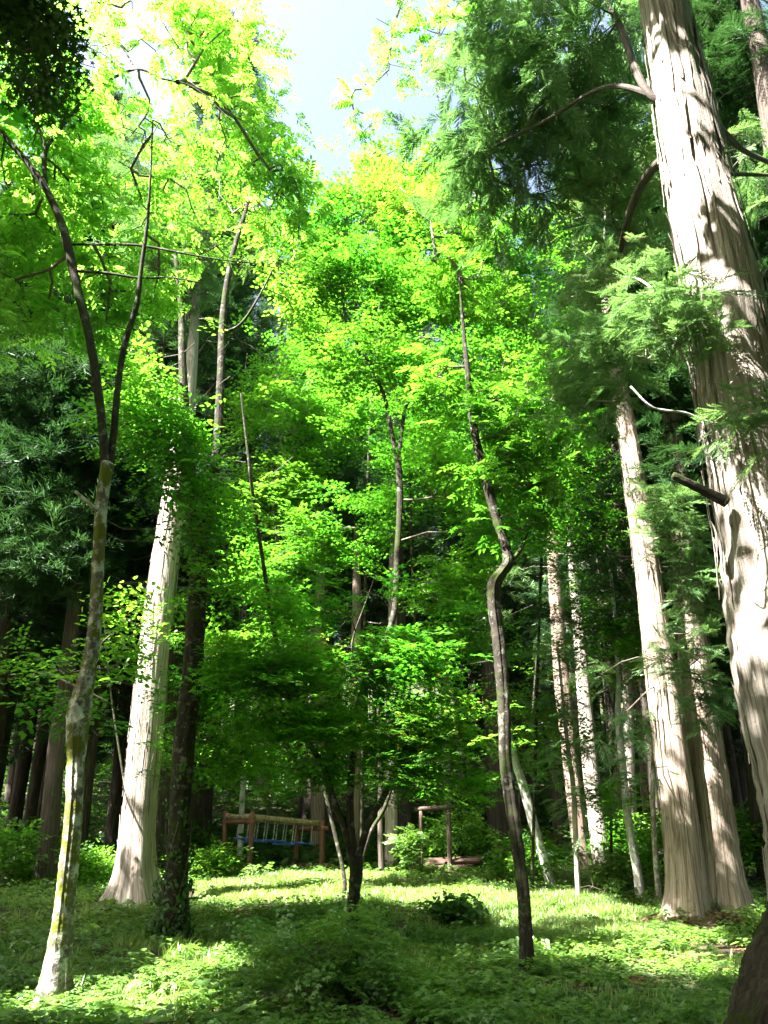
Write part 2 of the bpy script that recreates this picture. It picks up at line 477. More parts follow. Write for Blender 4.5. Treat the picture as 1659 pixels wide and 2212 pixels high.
def spline(pts, n):
    pts = np.asarray(pts, float)
    if len(pts) == 2: pts = np.array([pts[0], (pts[0] + pts[1]) / 2, pts[1]])
    p = np.vstack([2 * pts[0] - pts[1], pts, 2 * pts[-1] - pts[-2]])
    out = []
    for i in range(len(pts) - 1):
        a, b, c, d = p[i:i + 4]
        for t in np.linspace(0, 1, n, endpoint=False):
            out.append(.5 * ((2 * b) + (-a + c) * t + (2 * a - 5 * b + 4 * c - d) * t * t + (-a + 3 * b - 3 * c + d) * t ** 3))
    out.append(pts[-1])
    return np.array(out)
def tube(path, rad, k=20, flare=0, fh=.5, lobes=5, rough=.03, step=8, seed=0, cap=True, phase=None):
    """A trunk: path points, radii; returns V, Q, uv per loop."""
    pr = spline(np.column_stack([path, rad]), step)
    c = pr[:, :3]; r = np.maximum(pr[:, 3], .002)
    g = np.random.RandomState(seed)
    tang = nrm(np.gradient(c, axis=0))
    y = nrm(np.cross(np.tile([1.0, 0, 0], (len(c), 1)), tang)); x = np.cross(tang, y)
    a = np.arange(k + 1) * 2 * pi / k + pi / 2
    s = np.concatenate([[0], np.cumsum(np.linalg.norm(np.diff(c, axis=0), axis=1))])
    m = np.ones((len(c), k + 1))
    for f in range(1, 7):
        ph = g.uniform(0, 6.28); w_ = g.uniform(.2, 1.2); kk = [2, 3, 5, 8, 11, 15][f - 1]
        m += rough * 1.3 / f ** .6 * np.cos(kk * a[None] + ph + w_ * s[:, None] + .8 * np.sin(s[:, None] * g.uniform(.5, 2) + ph))
    m += rough * .5 * np.repeat(g.randn(len(c), 1), k + 1, 1)
    if flare:
        hh = c[:, 2] - c[0, 2]
        ph = g.uniform(0, 6.28) if phase is None else phase
        fl = np.exp(-np.maximum(hh, 0) / fh)
        m += flare * fl[:, None] * (1 + .45 * np.cos(lobes * a[None] + ph) + .25 * np.cos((lobes * 2 - 1) * a[None] + 2 * ph))
    rr = r[:, None] * m
    rr[:, -1] = rr[:, 0]
    V = c[:, None] + x[:, None] * (np.cos(a)[None, :, None] * rr[..., None]) + y[:, None] * (np.sin(a)[None, :, None] * rr[..., None])
    nk = k + 1
    i = np.arange(len(c) - 1)[:, None] * nk; j = np.arange(k)[None]
    Q = np.stack([i + j, i + j + 1, i + j + 1 + nk, i + j + nk], -1).reshape(-1, 4)
    uu = np.broadcast_to(a * np.mean(r), (len(c), nk)); vv = np.broadcast_to(s[:, None], (len(c), nk))
    UV = np.stack([uu, vv], -1).reshape(-1, 2)
    V = V.reshape(-1, 3)
    if cap:                                        # close the top with a little cone of quads
        n0 = len(V); V = np.vstack([V, c[-1] + tang[-1] * r[-1] * .15]); UV = np.vstack([UV, [0, s[-1] + r[-1]]])
        b0 = (len(c) - 1) * nk
        jj = np.arange(0, k - 1, 2)
        Q = np.vstack([Q, np.stack([b0 + jj, b0 + jj + 1, b0 + jj + 2, np.full(len(jj), n0)], 1)])
    return V, Q, UV[Q.ravel()]
def join_uv(parts):
    n = 0; VV = []; QQ = []; UU = []
    for v, q, u in parts:
        VV.append(v); QQ.append(q + n); n += len(v); UU.append(u)
    return np.concatenate(VV), np.concatenate(QQ), np.concatenate(UU)
def path_px(pts, d, down=.25):
    """Stem from (u, v, width in px[, depth]) seen from the camera; the foot is sunk below the ground."""
    out = []; rad = []
    for q in pts:
        dd = q[3] if len(q) > 3 else d
        p = P(q[0], q[1], dd); out.append(p); rad.append(q[2] / 2 / F * depth(p))
    out = np.array(out); rad = np.array(rad)
    return out, rad
def rooted(pts, d, extra=.3):
    """Like path_px, with the foot carried down to the ground."""
    p, r = path_px(pts, d)
    g = float(gh(p[0][0], p[0][1]))
    foot = p[0].copy(); foot[2] = g - extra
    if p[0][2] - g > .12:
        base = p[0].copy(); base[2] = g
        p = np.vstack([foot, base, p]); r = np.concatenate([[r[0], r[0]], r])
    else:
        p = p[1:]; r = r[1:]
        p = np.vstack([foot, [foot[0], foot[1], g], p]); r = np.concatenate([[r[0] * 1.08, r[0] * 1.05], r])
    return p, r

def blob_points(blobs, dens=1.0):
    """Points filling ellipsoids given as (u, v, d, ru, rv, rd, n)."""
    out = []; cl = []
    for b in blobs:
        u, v, d, ru, rv, rd, n = b
        n = int(n * dens)
        g = rs.randn(n, 3); g = g / np.linalg.norm(g, axis=1, keepdims=True) * (rs.rand(n, 1) ** .42)
        c = P(u, v, d); dz = depth(c)
        ax = np.array([ru / F * dz, rd, rv / F * dz])
        out.append(c + g * ax); cl.append(np.full(n, rs.rand()))
    return np.concatenate(out), np.concatenate(cl)
def skeleton(stem_nodes, stem_path, pts, bias=.35, droop=0.0):
    """Joins every point to the nearest suitable node of the growing tree; returns edges with radii and each point's heading."""
    st = np.asarray(stem_nodes, float)
    nodes = [tuple(p) for p in st]; par = [-1] * len(st); pl = list(stem_path)
    pts = np.asarray(pts)
    dmin = np.min(np.linalg.norm(pts[:, None] - st[None], axis=2), 1)
    order = np.argsort(dmin)
    A = np.zeros((len(st) + 2 * len(pts) + 4, 3)); A[:len(st)] = st
    PL = np.zeros(len(A)); PL[:len(st)] = pl
    n = len(st); idx = np.zeros(len(pts), int)
    for i in order:
        p = pts[i]
        dv = p - A[:n]
        dd = np.sqrt((dv * dv).sum(1))
        cost = dd + bias * PL[:n] + .5 * np.maximum(-dv[:, 2] - .1, 0)
        j = int(np.argmin(cost))
        if dd[j] > .5:                      # a bend halfway
            mid = A[j] + dv[j] * .5 + np.array([0, 0, .10 * dd[j]]) + rs.randn(3) * .06 * dd[j]
            A[n] = mid; PL[n] = PL[j] + dd[j] * .5; par.append(j); j2 = n; n += 1
        else: j2 = j
        A[n] = p; PL[n] = PL[j] + dd[j]; par.append(j2); idx[i] = n; n += 1
    par = np.array(par); A = A[:n]
    cnt = np.zeros(n); cnt[idx] = 1
    for i in range(n - 1, len(st) - 1, -1):
        if par[i] >= 0: cnt[par[i]] += cnt[i]
    ch = np.arange(len(st), n)
    return A, par, cnt, ch, idx
def foliage(root, kind, mat, stems, blobs, per=3, dens=1.0, scale=1.0, spread=.22, twig='twig', twr=.0045, gap=True, bias=.35, updown=0.0, crown='crown', flat=.35, leak=.06, pts=None, cl=None):
    if pts is None:
        pts, cl = blob_points(blobs, dens)
        dm = np.mean([b[2] for b in blobs]); kf = dist_of(dm) / dm; scale *= kf; spread *= kf; twr *= kf
    if gap:
        k = keep_gap(pts, leak); pts, cl = pts[k], cl[k]
    if len(pts) < 3: return
    sn = []; sp = []
    for path, lo in stems:                                   # points along each stem from fraction lo up
        s = spline(path, 8); a = int(len(s) * lo); sn.append(s[a:]); sp.append(np.zeros(len(s) - a))
    A, par, cnt, ch, idx = skeleton(np.vstack(sn), np.concatenate(sp), pts, bias)
    p = par[ch]
    r1 = twr * cnt[ch] ** .42; r0 = twr * np.where(p >= len(np.vstack(sn)), cnt[p], cnt[ch] + 1) ** .42
    r0 = np.minimum(r0, r1 * 1.9)
    # the biggest boughs are parts of their own, the thin rest one more
    ns = len(np.vstack(sn)); own = np.arange(len(A))
    for i in ch: own[i] = i if par[i] < ns else own[par[i]]
    heads = [i for i in ch if par[i] < ns]
    heads.sort(key=lambda i: -cnt[i])
    heads = [i for i in heads[:24] if cnt[i] >= 5]
    rest = np.ones(len(ch), bool)
    for hd_ in heads:
        m_ = own[ch] == hd_; rest &= ~m_
        V, Q, _ = sticks(A[p[m_]], A[ch[m_]], r0[m_], r1[m_], 5)
        mesh('bough', V, Q, M[twig], root, smooth=True)
    if rest.any():
        V, Q, _ = sticks(A[p[rest]], A[ch[rest]], r0[rest], r1[rest], 5)
        tag(mesh('twigs', V, Q, M[twig], root, smooth=True), kind='stuff')
    hd = nrm(A[idx] - A[par[idx]] + 1e-4)
    n = len(pts)
    pos = np.repeat(pts, per, 0) + rs.randn(n * per, 3) * spread * np.array([1, 1, .6])
    h = np.repeat(hd, per, 0) + rs.randn(n * per, 3) * .75
    h[:, 2] = h[:, 2] * flat + updown
    if gap:
        k2 = keep_gap(pos, leak); pos = pos[k2]; h = h[k2]; c2 = np.repeat(cl, per)[k2]
    else: c2 = np.repeat(cl, per)
    sc = scale * rs.uniform(.62, 1.3, len(pos))
    V, Q, r = place(kind, pos - nrm(h) * .12 * scale, h, sc, .5, c2)
    mesh(crown, V, Q, mat, root, r)

# ------------------------------------------------------------------ the setting: ground
def build_ground():
    xs = np.unique(np.concatenate([np.linspace(-300, -30, 28), np.linspace(-30, 30, 241), np.linspace(30, 300, 28)]))
    ys = np.unique(np.concatenate([np.linspace(-120, -12, 14), np.linspace(-12, 45, 229), np.linspace(45, 400, 60)]))
    X, Y = np.meshgrid(xs, ys)
    Z = gh(X, Y) + .02 * np.sin(X * 7.1 + Y * 3.3) * np.sin(Y * 6.2 - X)
    Z = np.minimum(Z, 45)
    V = np.stack([X, Y, Z], -1).reshape(-1, 3)
    nx = len(xs); i = np.arange(len(ys) - 1)[:, None] * nx; j = np.arange(nx - 1)[None]
    Q = np.stack([i + j, i + j + 1, i + j + 1 + nx, i + j + nx], -1).reshape(-1, 4)
    m, t, N, L = nt('forest_floor')
    tc = N.new('ShaderNodeTexCoord')
    n1 = N.new('ShaderNodeTexNoise'); n1.inputs['Scale'].default_value = .55; n1.inputs['Detail'].default_value = 8; L.new(tc.outputs['Object'], n1.inputs[0])
    n2 = N.new('ShaderNodeTexVoronoi'); n2.inputs['Scale'].default_value = 28; L.new(tc.outputs['Object'], n2.inputs[0])
    r1 = N.new('ShaderNodeValToRGB'); e = r1.color_ramp.elements
    e[0].position = .38; e[0].color = (.05, .075, .014, 1); e[1].position = .62; e[1].color = (.075, .042, .024, 1)
    x = e.new(.5); x.color = (.06, .085, .018, 1)
    L.new(n1.outputs[0], r1.inputs[0])
    mx = N.new('ShaderNodeMix'); mx.data_type = 'RGBA'; mx.blend_type = 'MULTIPLY'; mx.inputs[0].default_value = .6
    L.new(r1.outputs[0], mx.inputs[6]); L.new(n2.outputs['Color'], mx.inputs[7])
    b = N.new('ShaderNodeBsdfPrincipled'); b.inputs['Roughness'].default_value = .95
    L.new(mx.outputs[2], b.inputs['Base Color'])
    bp = N.new('ShaderNodeBump'); bp.inputs['Strength'].default_value = .8; bp.inputs['Distance'].default_value = .03
    L.new(n2.outputs['Distance'], bp.inputs['Height']); L.new(bp.outputs[0], b.inputs['Normal'])
    o = N.new('ShaderNodeOutputMaterial'); L.new(b.outputs[0], o.inputs[0])
    tag(mesh('ground', V, Q, m, smooth=True), kind='structure')
build_ground()

def gpt(p): return np.array([p[0], p[1], float(gh(p[0], p[1]))])
def stem_obj(root, name, path, rad, mat, **kw):
    V, Q, uv = tube(path, rad, **kw)
    return mesh(name, V, Q, M[mat], root, uv=uv, smooth=True)
def stub(base, d, r, L):
    d = nrm(d); return [base - d * r, base + d * L * .6, base + d * L], [r * 1.25, r, r * .85]

def loose_bark(root, path, rad, mat, n, seed, zmax=12):
    g2 = np.random.RandomState(seed); s = spline(np.column_stack([path, rad]), 20); s = s[(s[:, 2] > .3) & (s[:, 2] < zmax)]
    VV = []; QQ = []; UU = []; c = 0
    cum = np.concatenate([[0], np.cumsum(np.linalg.norm(np.diff(s[:, :3], axis=0), axis=1))])
    for i in range(n):
        a = g2.uniform(0, 2 * pi); L_ = g2.uniform(.2, 1.1); s0 = g2.uniform(0, cum[-1] - L_); w_ = g2.uniform(.008, .03); lift = g2.uniform(.004, .02); k = 7
        pts = []
        for j in range(k):
            q = j / (k - 1); t_ = s0 + L_ * q
            p = np.array([np.interp(t_, cum, s[:, m]) for m in range(4)])
            aa = a + .05 * sin(q * 3 + i); o = np.array([cos(aa), sin(aa), 0]); sd = np.array([-sin(aa), cos(aa), 0])
            curl = lift + .05 * max(0, q - .75) * g2.uniform(0, 2) + .05 * max(0, .2 - q)
            w2 = w_ * (1 - abs(2 * q - 1) ** 3 * .8)
            ce = p[:3] + o * (p[3] * 1.015 + curl)
            pts += [ce - sd * w2, ce + o * .006, ce + sd * w2]
            UU.append(None)
        VV.append(np.array(pts)); 
        for j in range(k - 1):
            b = c + j * 3; QQ += [[b, b + 1, b + 4, b + 3], [b + 1, b + 2, b + 5, b + 4]]
        c += len(pts)
    V = np.concatenate(VV); Q = np.array(QQ)
    uv = np.column_stack([V[Q.ravel()][:, 0] + V[Q.ravel()][:, 1], V[Q.ravel()][:, 2]])
    tag(mesh('loose_bark', V, Q, M[mat], root, uv=uv, smooth=True), kind='stuff')
# ================================================================== the named trees
# sunlit stretches of trunk, so that every crown leaves the light its way
def lit_trunk(pts, d, r=.35, leakdummy=None):
    p, _ = path_px(pts, d)
    for a, b in zip(p[:-1], p[1:]): lit_line.append((a, b, r))
CEDAR_L = [(285, 1965, 76), (296, 1800, 72), (318, 1560, 68), (345, 1300, 60), (372, 1110, 50), (392, 960, 44), (412, 800, 28), (424, 640, 16), (436, 440, 8)]
CEDAR_R = [(1815, 1985, 262), (1790, 1793, 250), (1745, 1600, 236), (1700, 1400, 226), (1656, 1150, 203), (1618, 960, 190), (1590, 800, 172), (1555, 600, 158), (1508, 400, 135), (1470, 200, 115), (1438, 30, 98), (1395, -200, 78), (1340, -500, 55)]
TWIN_A = [(1490, 1990, 92), (1474, 1800, 76), (1448, 1600, 68), (1420, 1400, 60), (1395, 1200, 52), (1365, 1000, 42), (1340, 850, 34), (1310, 650, 24)]
TWIN_B = [(1560, 2000, 105), (1548, 1850, 92), (1530, 1700, 86), (1512, 1550, 74), (1492, 1350, 60), (1475, 1150, 50), (1455, 950, 38), (1425, 700, 25)]
BROAD_L = [(118, 2140, 58), (133, 2000, 40), (146, 1880, 36), (158, 1750, 33), (163, 1640, 34), (170, 1540, 44), (190, 1450, 30), (205, 1350, 28), (213, 1200, 27), (220, 1080, 27), (232, 1000, 26)]
lit_crown.append((P(-50, 100, 8), P(700, 250, 9.8), 2.3))
lit_crown.append((P(-50, 400, 8.4), P(650, 420, 9.8), 2.0))
lit_crown.append((P(60, 500, 8.6), P(600, 500, 9.8), 1.5))
lit_crown.append((P(1250, 650, 6.5), P(1480, 650, 5.7), .8))
lit_crown.append((P(1600, 800, 6), P(1450, 100, 6), .5))
lit_crown.append((P(1100, 400, 7.6), P(1300, 420, 7.6), 1.2))
lit_crown.append((P(1000, 100, 7.4), P(1300, 200, 7), 1.4))
lit_crown.append((P(700, 450, 12.5), P(1100, 560, 12.6), 1.6))
lit_trunk(CEDAR_L[:6], 17.0, .45)
lit_trunk(BROAD_L[:6], 7.6, .16)
lit_trunk([(1775, 1800, 0), (1735, 1600, 0), (1690, 1400, 0), (1648, 1150, 0), (1600, 830, 0), (1555, 600, 0), (1508, 400, 0), (1450, 100, 0)], 6.0, .42)
lit_trunk([(1560, 1960, 0), (1548, 1900, 0), (1512, 1550, 0), (1490, 1350, 0)], 14.2, .55)
lit_trunk([(1455, 1650, 0), (1420, 1400, 0), (1365, 1000, 0)], 13.8, .45)
lit_trunk([(1245, 1750, 0), (1212, 1450, 0), (1192, 1150, 0)], 25, .9)
lit_trunk([(1365, 1000, 0), (1350, 930, 0)], 13.8, .3)
lit_trunk([(1455, 1560, 0), (1474, 1800, 0)], 13.8, .2)
lit_trunk([(845, 1880, 0), (845, 1400, 0)], 26.5, .3)
lit_trunk([(1300, 1880, 0), (1262, 1500, 0), (1240, 1250, 0)], 24, 1.0)
lit_trunk([(1382, 1940, 0), (1360, 1800, 0)], 18, .15)
lit_trunk([(1190, 1900, 0), (1130, 1700, 0)], 20, .15)

# --- pale cedar on the left
p, r = rooted(CEDAR_L, 17.0)
t = empty('cedar_tree', gpt(p[0]), 'large pale sunlit cedar with flared root base behind the mossy fork-stemmed tree', 'tree')
stem_obj(t, 'trunk', p, r, 'cedar_pale', k=56, flare=1.7, fh=.45, lobes=5, rough=.022, seed=3)
loose_bark(t, p, r, 'cedar_pale', 200, 8)
foliage(t, 'frond', M['sugi'], [(p, .75)], [(360, 560, 16.5, 110, 130, 1.5, 90), (470, 420, 17, 120, 130, 1.6, 90), (300, 400, 17.5, 100, 150, 1.5, 70)], per=4, scale=1.3, spread=.25)

# --- huge cedar on the right
p, r = rooted(CEDAR_R, 6.0, .4)
t = empty('cedar_tree', gpt(p[0]), 'huge near cedar with shaggy pale bark towering along the right edge', 'tree')
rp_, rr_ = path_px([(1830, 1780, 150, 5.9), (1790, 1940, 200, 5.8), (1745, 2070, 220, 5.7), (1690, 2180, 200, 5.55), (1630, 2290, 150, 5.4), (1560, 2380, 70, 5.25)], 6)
stem_obj(t, 'root', rp_, rr_, 'shaded_root_bark', k=48, rough=.05, step=14, seed=3)
stem_obj(t, 'trunk', p, r, 'cedar_pale', k=96, flare=1.25, fh=.62, lobes=4, rough=.032, step=10, seed=11, phase=-4 * pi)
loose_bark(t, p, r, 'cedar_pale', 420, 5)
bp_ = P(1560, 1080, 5.75)
a, b = stub(bp_, (-1.0, -.25, .42), .035, .42)
stem_obj(t, 'branch_stub', a, b, 'bark_dark', k=10, rough=.06)
for nm, pts_ in (('big_limb', [(1466, 250, 17, 6.0), (1405, 205, 16, 6.0), (1372, 150, 16, 6.1), (1340, 60, 14, 6.4), (1290, -30, 10, 6.8)]),
                 ('big_limb', [(1468, 260, 14, 6.0), (1405, 205, 13, 6.0), (1300, 190, 10, 6.3), (1180, 260, 8, 6.9), (1060, 320, 5, 7.4)]),
                 ('big_limb', [(1490, 310, 20, 6.0), (1430, 345, 20, 6.1), (1385, 400, 19, 6.4), (1355, 480, 16, 6.9), (1335, 570, 10, 7.3)]),
                 ('big_limb', [(1480, 210, 14, 6.0), (1540, 260, 14, 6.2), (1600, 320, 12, 6.8), (1659, 350, 10, 7.4), (1740, 390, 6, 8)]),
                 ('big_limb', [(1500, 370, 10, 6.0), (1550, 375, 10, 6.2), (1620, 377, 9, 6.6), (1700, 380, 7, 7.2)])):
    pp, rr = path_px(pts_, 6)
    stem_obj(t, nm, pp, rr, 'cedar_dark', k=10, rough=.05)
pz, rz = path_px([(1600, 905, 5, 5.7), (1540, 914, 5, 5.5), (1480, 892, 5, 5.3), (1410, 880, 5, 5.2), (1362, 835, 4, 5.2)], 5.5)
stem_obj(t, 'bare_twig', pz, rz, 'bark_pale', k=7, rough=.05)
# limbs that sprout the sprays
st = [(p, .55)]
for q in ([(1400, 205, 0, 6.0), (1340, 60, 0, 6.4), (1290, -30, 0, 6.8)], [(1405, 200, 0, 6), (1300, 190, 0, 6.3), (1180, 260, 0, 6.9), (1060, 320, 0, 7.4)], [(1420, 350, 0, 6.1), (1355, 480, 0, 6.9), (1335, 570, 0, 7.3)]):
    st.append((path_px(q, 6)[0], .2))
foliage(t, 'frond', M['sugi'], st, [
    (1050, 120, 7.2, 80, 110, .8, 60), (1160, 40, 6.9, 120, 90, .8, 75), (1280, 60, 6.6, 100, 90, .7, 60), (1120, 220, 7.2, 120, 90, .7, 70),
    (1010, 290, 7.6, 80, 60, .6, 45), (1060, 380, 7.7, 50, 50, .5, 28), (1240, 230, 7.2, 110, 90, .8, 60), (1330, 320, 7.4, 80, 90, .9, 50),
    (1230, 400, 7.8, 90, 80, .7, 45), (1350, 480, 7.6, 60, 70, .7, 36), (1110, 460, 8, 60, 40, .5, 20), (1620, 330, 7.6, 50, 60, .8, 14)],
    per=4, dens=.42, scale=.9, spread=.26, updown=-.38, flat=.5, leak=1)
lowst = [(path_px([(1560, 640, 0, 5.9), (1500, 620, 0, 5.8), (1440, 640, 0, 5.9), (1370, 600, 0, 6.2), (1320, 600, 0, 6.5)], 6)[0], 0), (path_px([(1600, 800, 0, 5.7), (1480, 780, 0, 5.8), (1350, 780, 0, 6.4)], 6)[0], 0)]
pp, rr = path_px([(1560, 640, 7, 5.9), (1500, 620, 7, 5.8), (1440, 640, 6, 5.9), (1370, 600, 5, 6.2), (1300, 605, 4, 6.5)], 6)
stem_obj(t, 'bare_limb', pp, rr, 'twig_pale', k=8)
foliage(t, 'frond', M['sugi'], lowst, [(1290, 620, 6.5, 60, 50, .4, 30), (1430, 660, 5.7, 75, 55, .35, 40), (1350, 750, 6.2, 110, 60, .5, 50), (1240, 800, 7, 60, 70, .5, 30),
        (1480, 700, 5.5, 40, 40, .3, 18), (1640, 905, 5.0, 30, 35, .2, 10), (1300, 870, 7, 70, 60, .5, 26)], per=3, dens=.8, scale=.66, spread=.15, gap=False, twig='twig_pale', twr=.0035, crown='lower_crown', updown=-.1)

# --- twin stemmed cedar
p, r = rooted(TWIN_A, 13.8); p2, r2 = rooted(TWIN_B, 14.2)
t = empty('cedar_tree', gpt((p[0] + p2[0]) / 2), 'twin-stemmed cedar on a raised mound of reddish roots near the right edge', 'tree')
V, Q, U = join_uv([tube(p, r, k=56, flare=1.5, fh=.42, lobes=4, rough=.026, seed=5, phase=-4 * pi), tube(p2, r2, k=64, flare=1.5, fh=.45, lobes=5, rough=.028, seed=6, phase=0)])
mesh('trunk', V, Q, M['cedar_tan'], t, uv=U, smooth=True)
loose_bark(t, p, r, 'cedar', 160, 6); loose_bark(t, p2, r2, 'cedar', 200, 7)
foliage(t, 'frond', M['sugi'], [(p, .45), (p2, .25)], [(1400, 1110, 12.9, 70, 45, .7, 34), (1490, 1260, 12.8, 70, 70, .6, 40), (1460, 1180, 13, 60, 50, .8, 25), (1450, 1410, 12.7, 90, 60, .8, 50), (1350, 1560, 12.9, 65, 50, .7, 36),
      (1510, 1490, 12.6, 50, 60, .7, 26), (1320, 1430, 13.2, 45, 50, .6, 16), (1400, 1650, 12.9, 30, 30, .4, 7)], per=4, scale=.9, spread=.22, twr=.005, leak=.25)
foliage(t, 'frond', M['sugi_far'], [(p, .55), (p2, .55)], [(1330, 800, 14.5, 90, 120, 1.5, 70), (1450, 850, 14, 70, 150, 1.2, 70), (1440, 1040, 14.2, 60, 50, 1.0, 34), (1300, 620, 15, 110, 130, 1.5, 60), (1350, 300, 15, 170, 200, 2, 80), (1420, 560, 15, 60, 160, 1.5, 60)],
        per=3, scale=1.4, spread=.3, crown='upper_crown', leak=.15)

# --- mossy broadleaf on the left that forks high up
p, r = rooted(BROAD_L, 7.6)
t = empty('broadleaf_tree', gpt(p[0]), 'slender lichen and moss covered tree nearest on the left, forking high up', 'tree')
parts = [tube(p, r, k=36, flare=1.0, fh=.3, lobes=3, rough=.07, step=12, seed=21)]
L1, l1 = path_px([(228, 1030, 20), (222, 930, 18), (208, 820, 18), (190, 720, 17), (165, 620, 17), (148, 540, 18), (132, 480, 17), (100, 410, 16), (55, 345, 14), (5, 285, 12), (-40, 180, 9)], 7.6)
L2, l2 = path_px([(236, 1010, 16), (246, 930, 14), (255, 830, 13), (270, 740, 12), (295, 660, 11), (305, 580, 9), (318, 480, 7), (325, 380, 5), (330, 260, 4)], 7.7)
L3, l3 = path_px([(98, 405, 9), (97, 330, 9), (120, 290, 8), (160, 240, 7), (200, 195, 6), (290, 150, 5), (350, 170, 4), (420, 190, 3), (500, 260, 2)], 7.7)
L4, l4 = path_px([(160, 585, 6), (230, 590, 6), (300, 600, 5), (370, 600, 4), (430, 610, 3)], 7.7)
L5, l5 = path_px([(150, 528, 6), (220, 528, 6), (300, 530, 5), (400, 548, 4), (470, 560, 3), (560, 570, 2)], 7.7)
L6, l6 = path_px([(98, 320, 7), (70, 240, 6), (30, 190, 5), (0, 110, 4)], 7.7)
for q, s_ in ((L1, l1), (L2, l2), (L3, l3), (L4, l4), (L5, l5), (L6, l6)): stem_obj(t, 'stem', q, s_, 'bark_dark', k=14, rough=.06, seed=len(s_))  # darker bark paints in the shade on these upper stems
# swollen burls and moss cushions are part of the stem's outline
V, Q, U = join_uv(parts)
mesh('trunk', V, Q, M['bark_lichen'], t, uv=U, smooth=True)
a, b = stub(P(208, 1100, 7.5), (-.62, -.1, .5), .022, .34)
stem_obj(t, 'broken_branch', a, b, 'bark_grey', k=10, rough=.08)
a, b = stub(P(168, 1545, 7.5), (-.35, -.3, .75), .05, .12)
stem_obj(t, 'branch_scar', a, b, 'bark_pale', k=12, rough=.08)
foliage(t, 'pinnate', M['pinnate'], [(L1, .2), (L2, .3), (L3, .1), (L4, .1), (L5, .1), (L6, .1)], [
    (210, 40, 8.6, 130, 80, .9, 60), (130, 0, 8.2, 110, 80, .9, 50), (250, -40, 8.6, 120, 70, .9, 50), (430, -20, 9, 110, 80, .9, 50), (540, 30, 9.4, 60, 80, .8, 34), (80, -60, 8, 120, 70, .9, 40),
    (60, 60, 8, 110, 110, .9, 70), (200, 90, 8.3, 110, 110, .9, 75), (340, 80, 8.8, 120, 100, 1, 75), (470, 110, 9.2, 100, 110, .9, 65), (545, 230, 9.5, 75, 90, .8, 44),
    (120, 240, 8, 120, 100, .9, 75), (290, 270, 8.8, 120, 110, 1, 80), (430, 300, 9.2, 120, 110, 1, 80), (560, 400, 9.8, 110, 100, .9, 60), (620, 340, 10, 50, 70, .7, 24),
    (60, 420, 8.6, 80, 90, .9, 34), (230, 430, 9, 110, 90, .9, 60), (400, 460, 9.5, 120, 90, .9, 65), (60, 540, 8.8, 90, 60, .9, 40), (60, 670, 9, 100, 50, .9, 40),
    (330, 600, 9.2, 100, 60, .8, 40), (470, 580, 9.7, 90, 70, .8, 40), (230, 660, 9.3, 60, 70, .8, 20), (620, 500, 10.3, 90, 80, .7, 35)],
    per=3, dens=.95, scale=1.0, spread=.3, leak=2.5)

# --- dark ivy-clad tree
DARK = [(372, 2020, 62), (380, 1900, 50), (388, 1750, 48), (398, 1600, 45), (415, 1450, 40), (425, 1300, 38), (430, 1200, 36), (425, 1140, 34)]
p, r = rooted(DARK, 11.3)
t = empty('broadleaf_tree', gpt(p[0]), 'dark thick stemmed tree wrapped in ivy at its foot, in front of the pale cedar', 'tree')
S1, s1 = path_px([(424, 1170, 26), (414, 1050, 24), (402, 930, 21), (395, 800, 17), (390, 650, 12), (370, 480, 7)], 11.3)
S2, s2 = path_px([(432, 1220, 24), (455, 1080, 23), (470, 960, 21), (478, 800, 18), (482, 680, 15), (500, 560, 11), (540, 420, 7), (560, 300, 4)], 11.4)
S3, s3 = path_px([(480, 720, 8), (520, 700, 7), (560, 640, 5), (600, 560, 3)], 11.4)
V, Q, U = join_uv([tube(p, r, k=28, flare=.4, fh=.25, rough=.04, seed=31), tube(S1, s1, k=16, rough=.04, seed=32), tube(S2, s2, k=16, rough=.04, seed=33), tube(S3, s3, k=10, rough=.04)])
mesh('trunk', V, Q, M['bark_dark'], t, uv=U, smooth=True)
foliage(t, 'round', M['round'], [(S1, .2), (S2, .2), (S3, .1)], [(450, 900, 10.7, 60, 60, .5, 26), (440, 1130, 10.7, 55, 60, .5, 22), (480, 1240, 10.8, 50, 45, .5, 14), (400, 980, 10.6, 45, 40, .4, 16), (410, 620, 10.9, 55, 60, .5, 26), (400, 740, 10.9, 60, 90, .5, 52), (385, 900, 10.9, 55, 60, .5, 26), (340, 780, 11, 90, 80, 1, 50), (300, 900, 11, 90, 70, 1, 45), (360, 950, 10.8, 80, 60, .8, 40), (540, 760, 11.6, 90, 80, 1, 55), (460, 860, 11, 90, 70, 1, 40), (600, 640, 12, 90, 90, 1, 60),
    (430, 700, 11.5, 110, 90, 1, 55), (650, 540, 12.4, 80, 90, 1, 50), (540, 500, 12, 100, 100, 1, 55), (540, 960, 11.3, 60, 50, .7, 28), (500, 1060, 11, 50, 50, .6, 18), (600, 850, 11.8, 80, 70, .9, 40), (380, 1050, 10.8, 70, 40, .6, 18), (460, 360, 12.5, 120, 120, 1, 50), (560, 1000, 11.2, 60, 35, .6, 20)],
    per=4, scale=1.0, spread=.26, leak=.2)
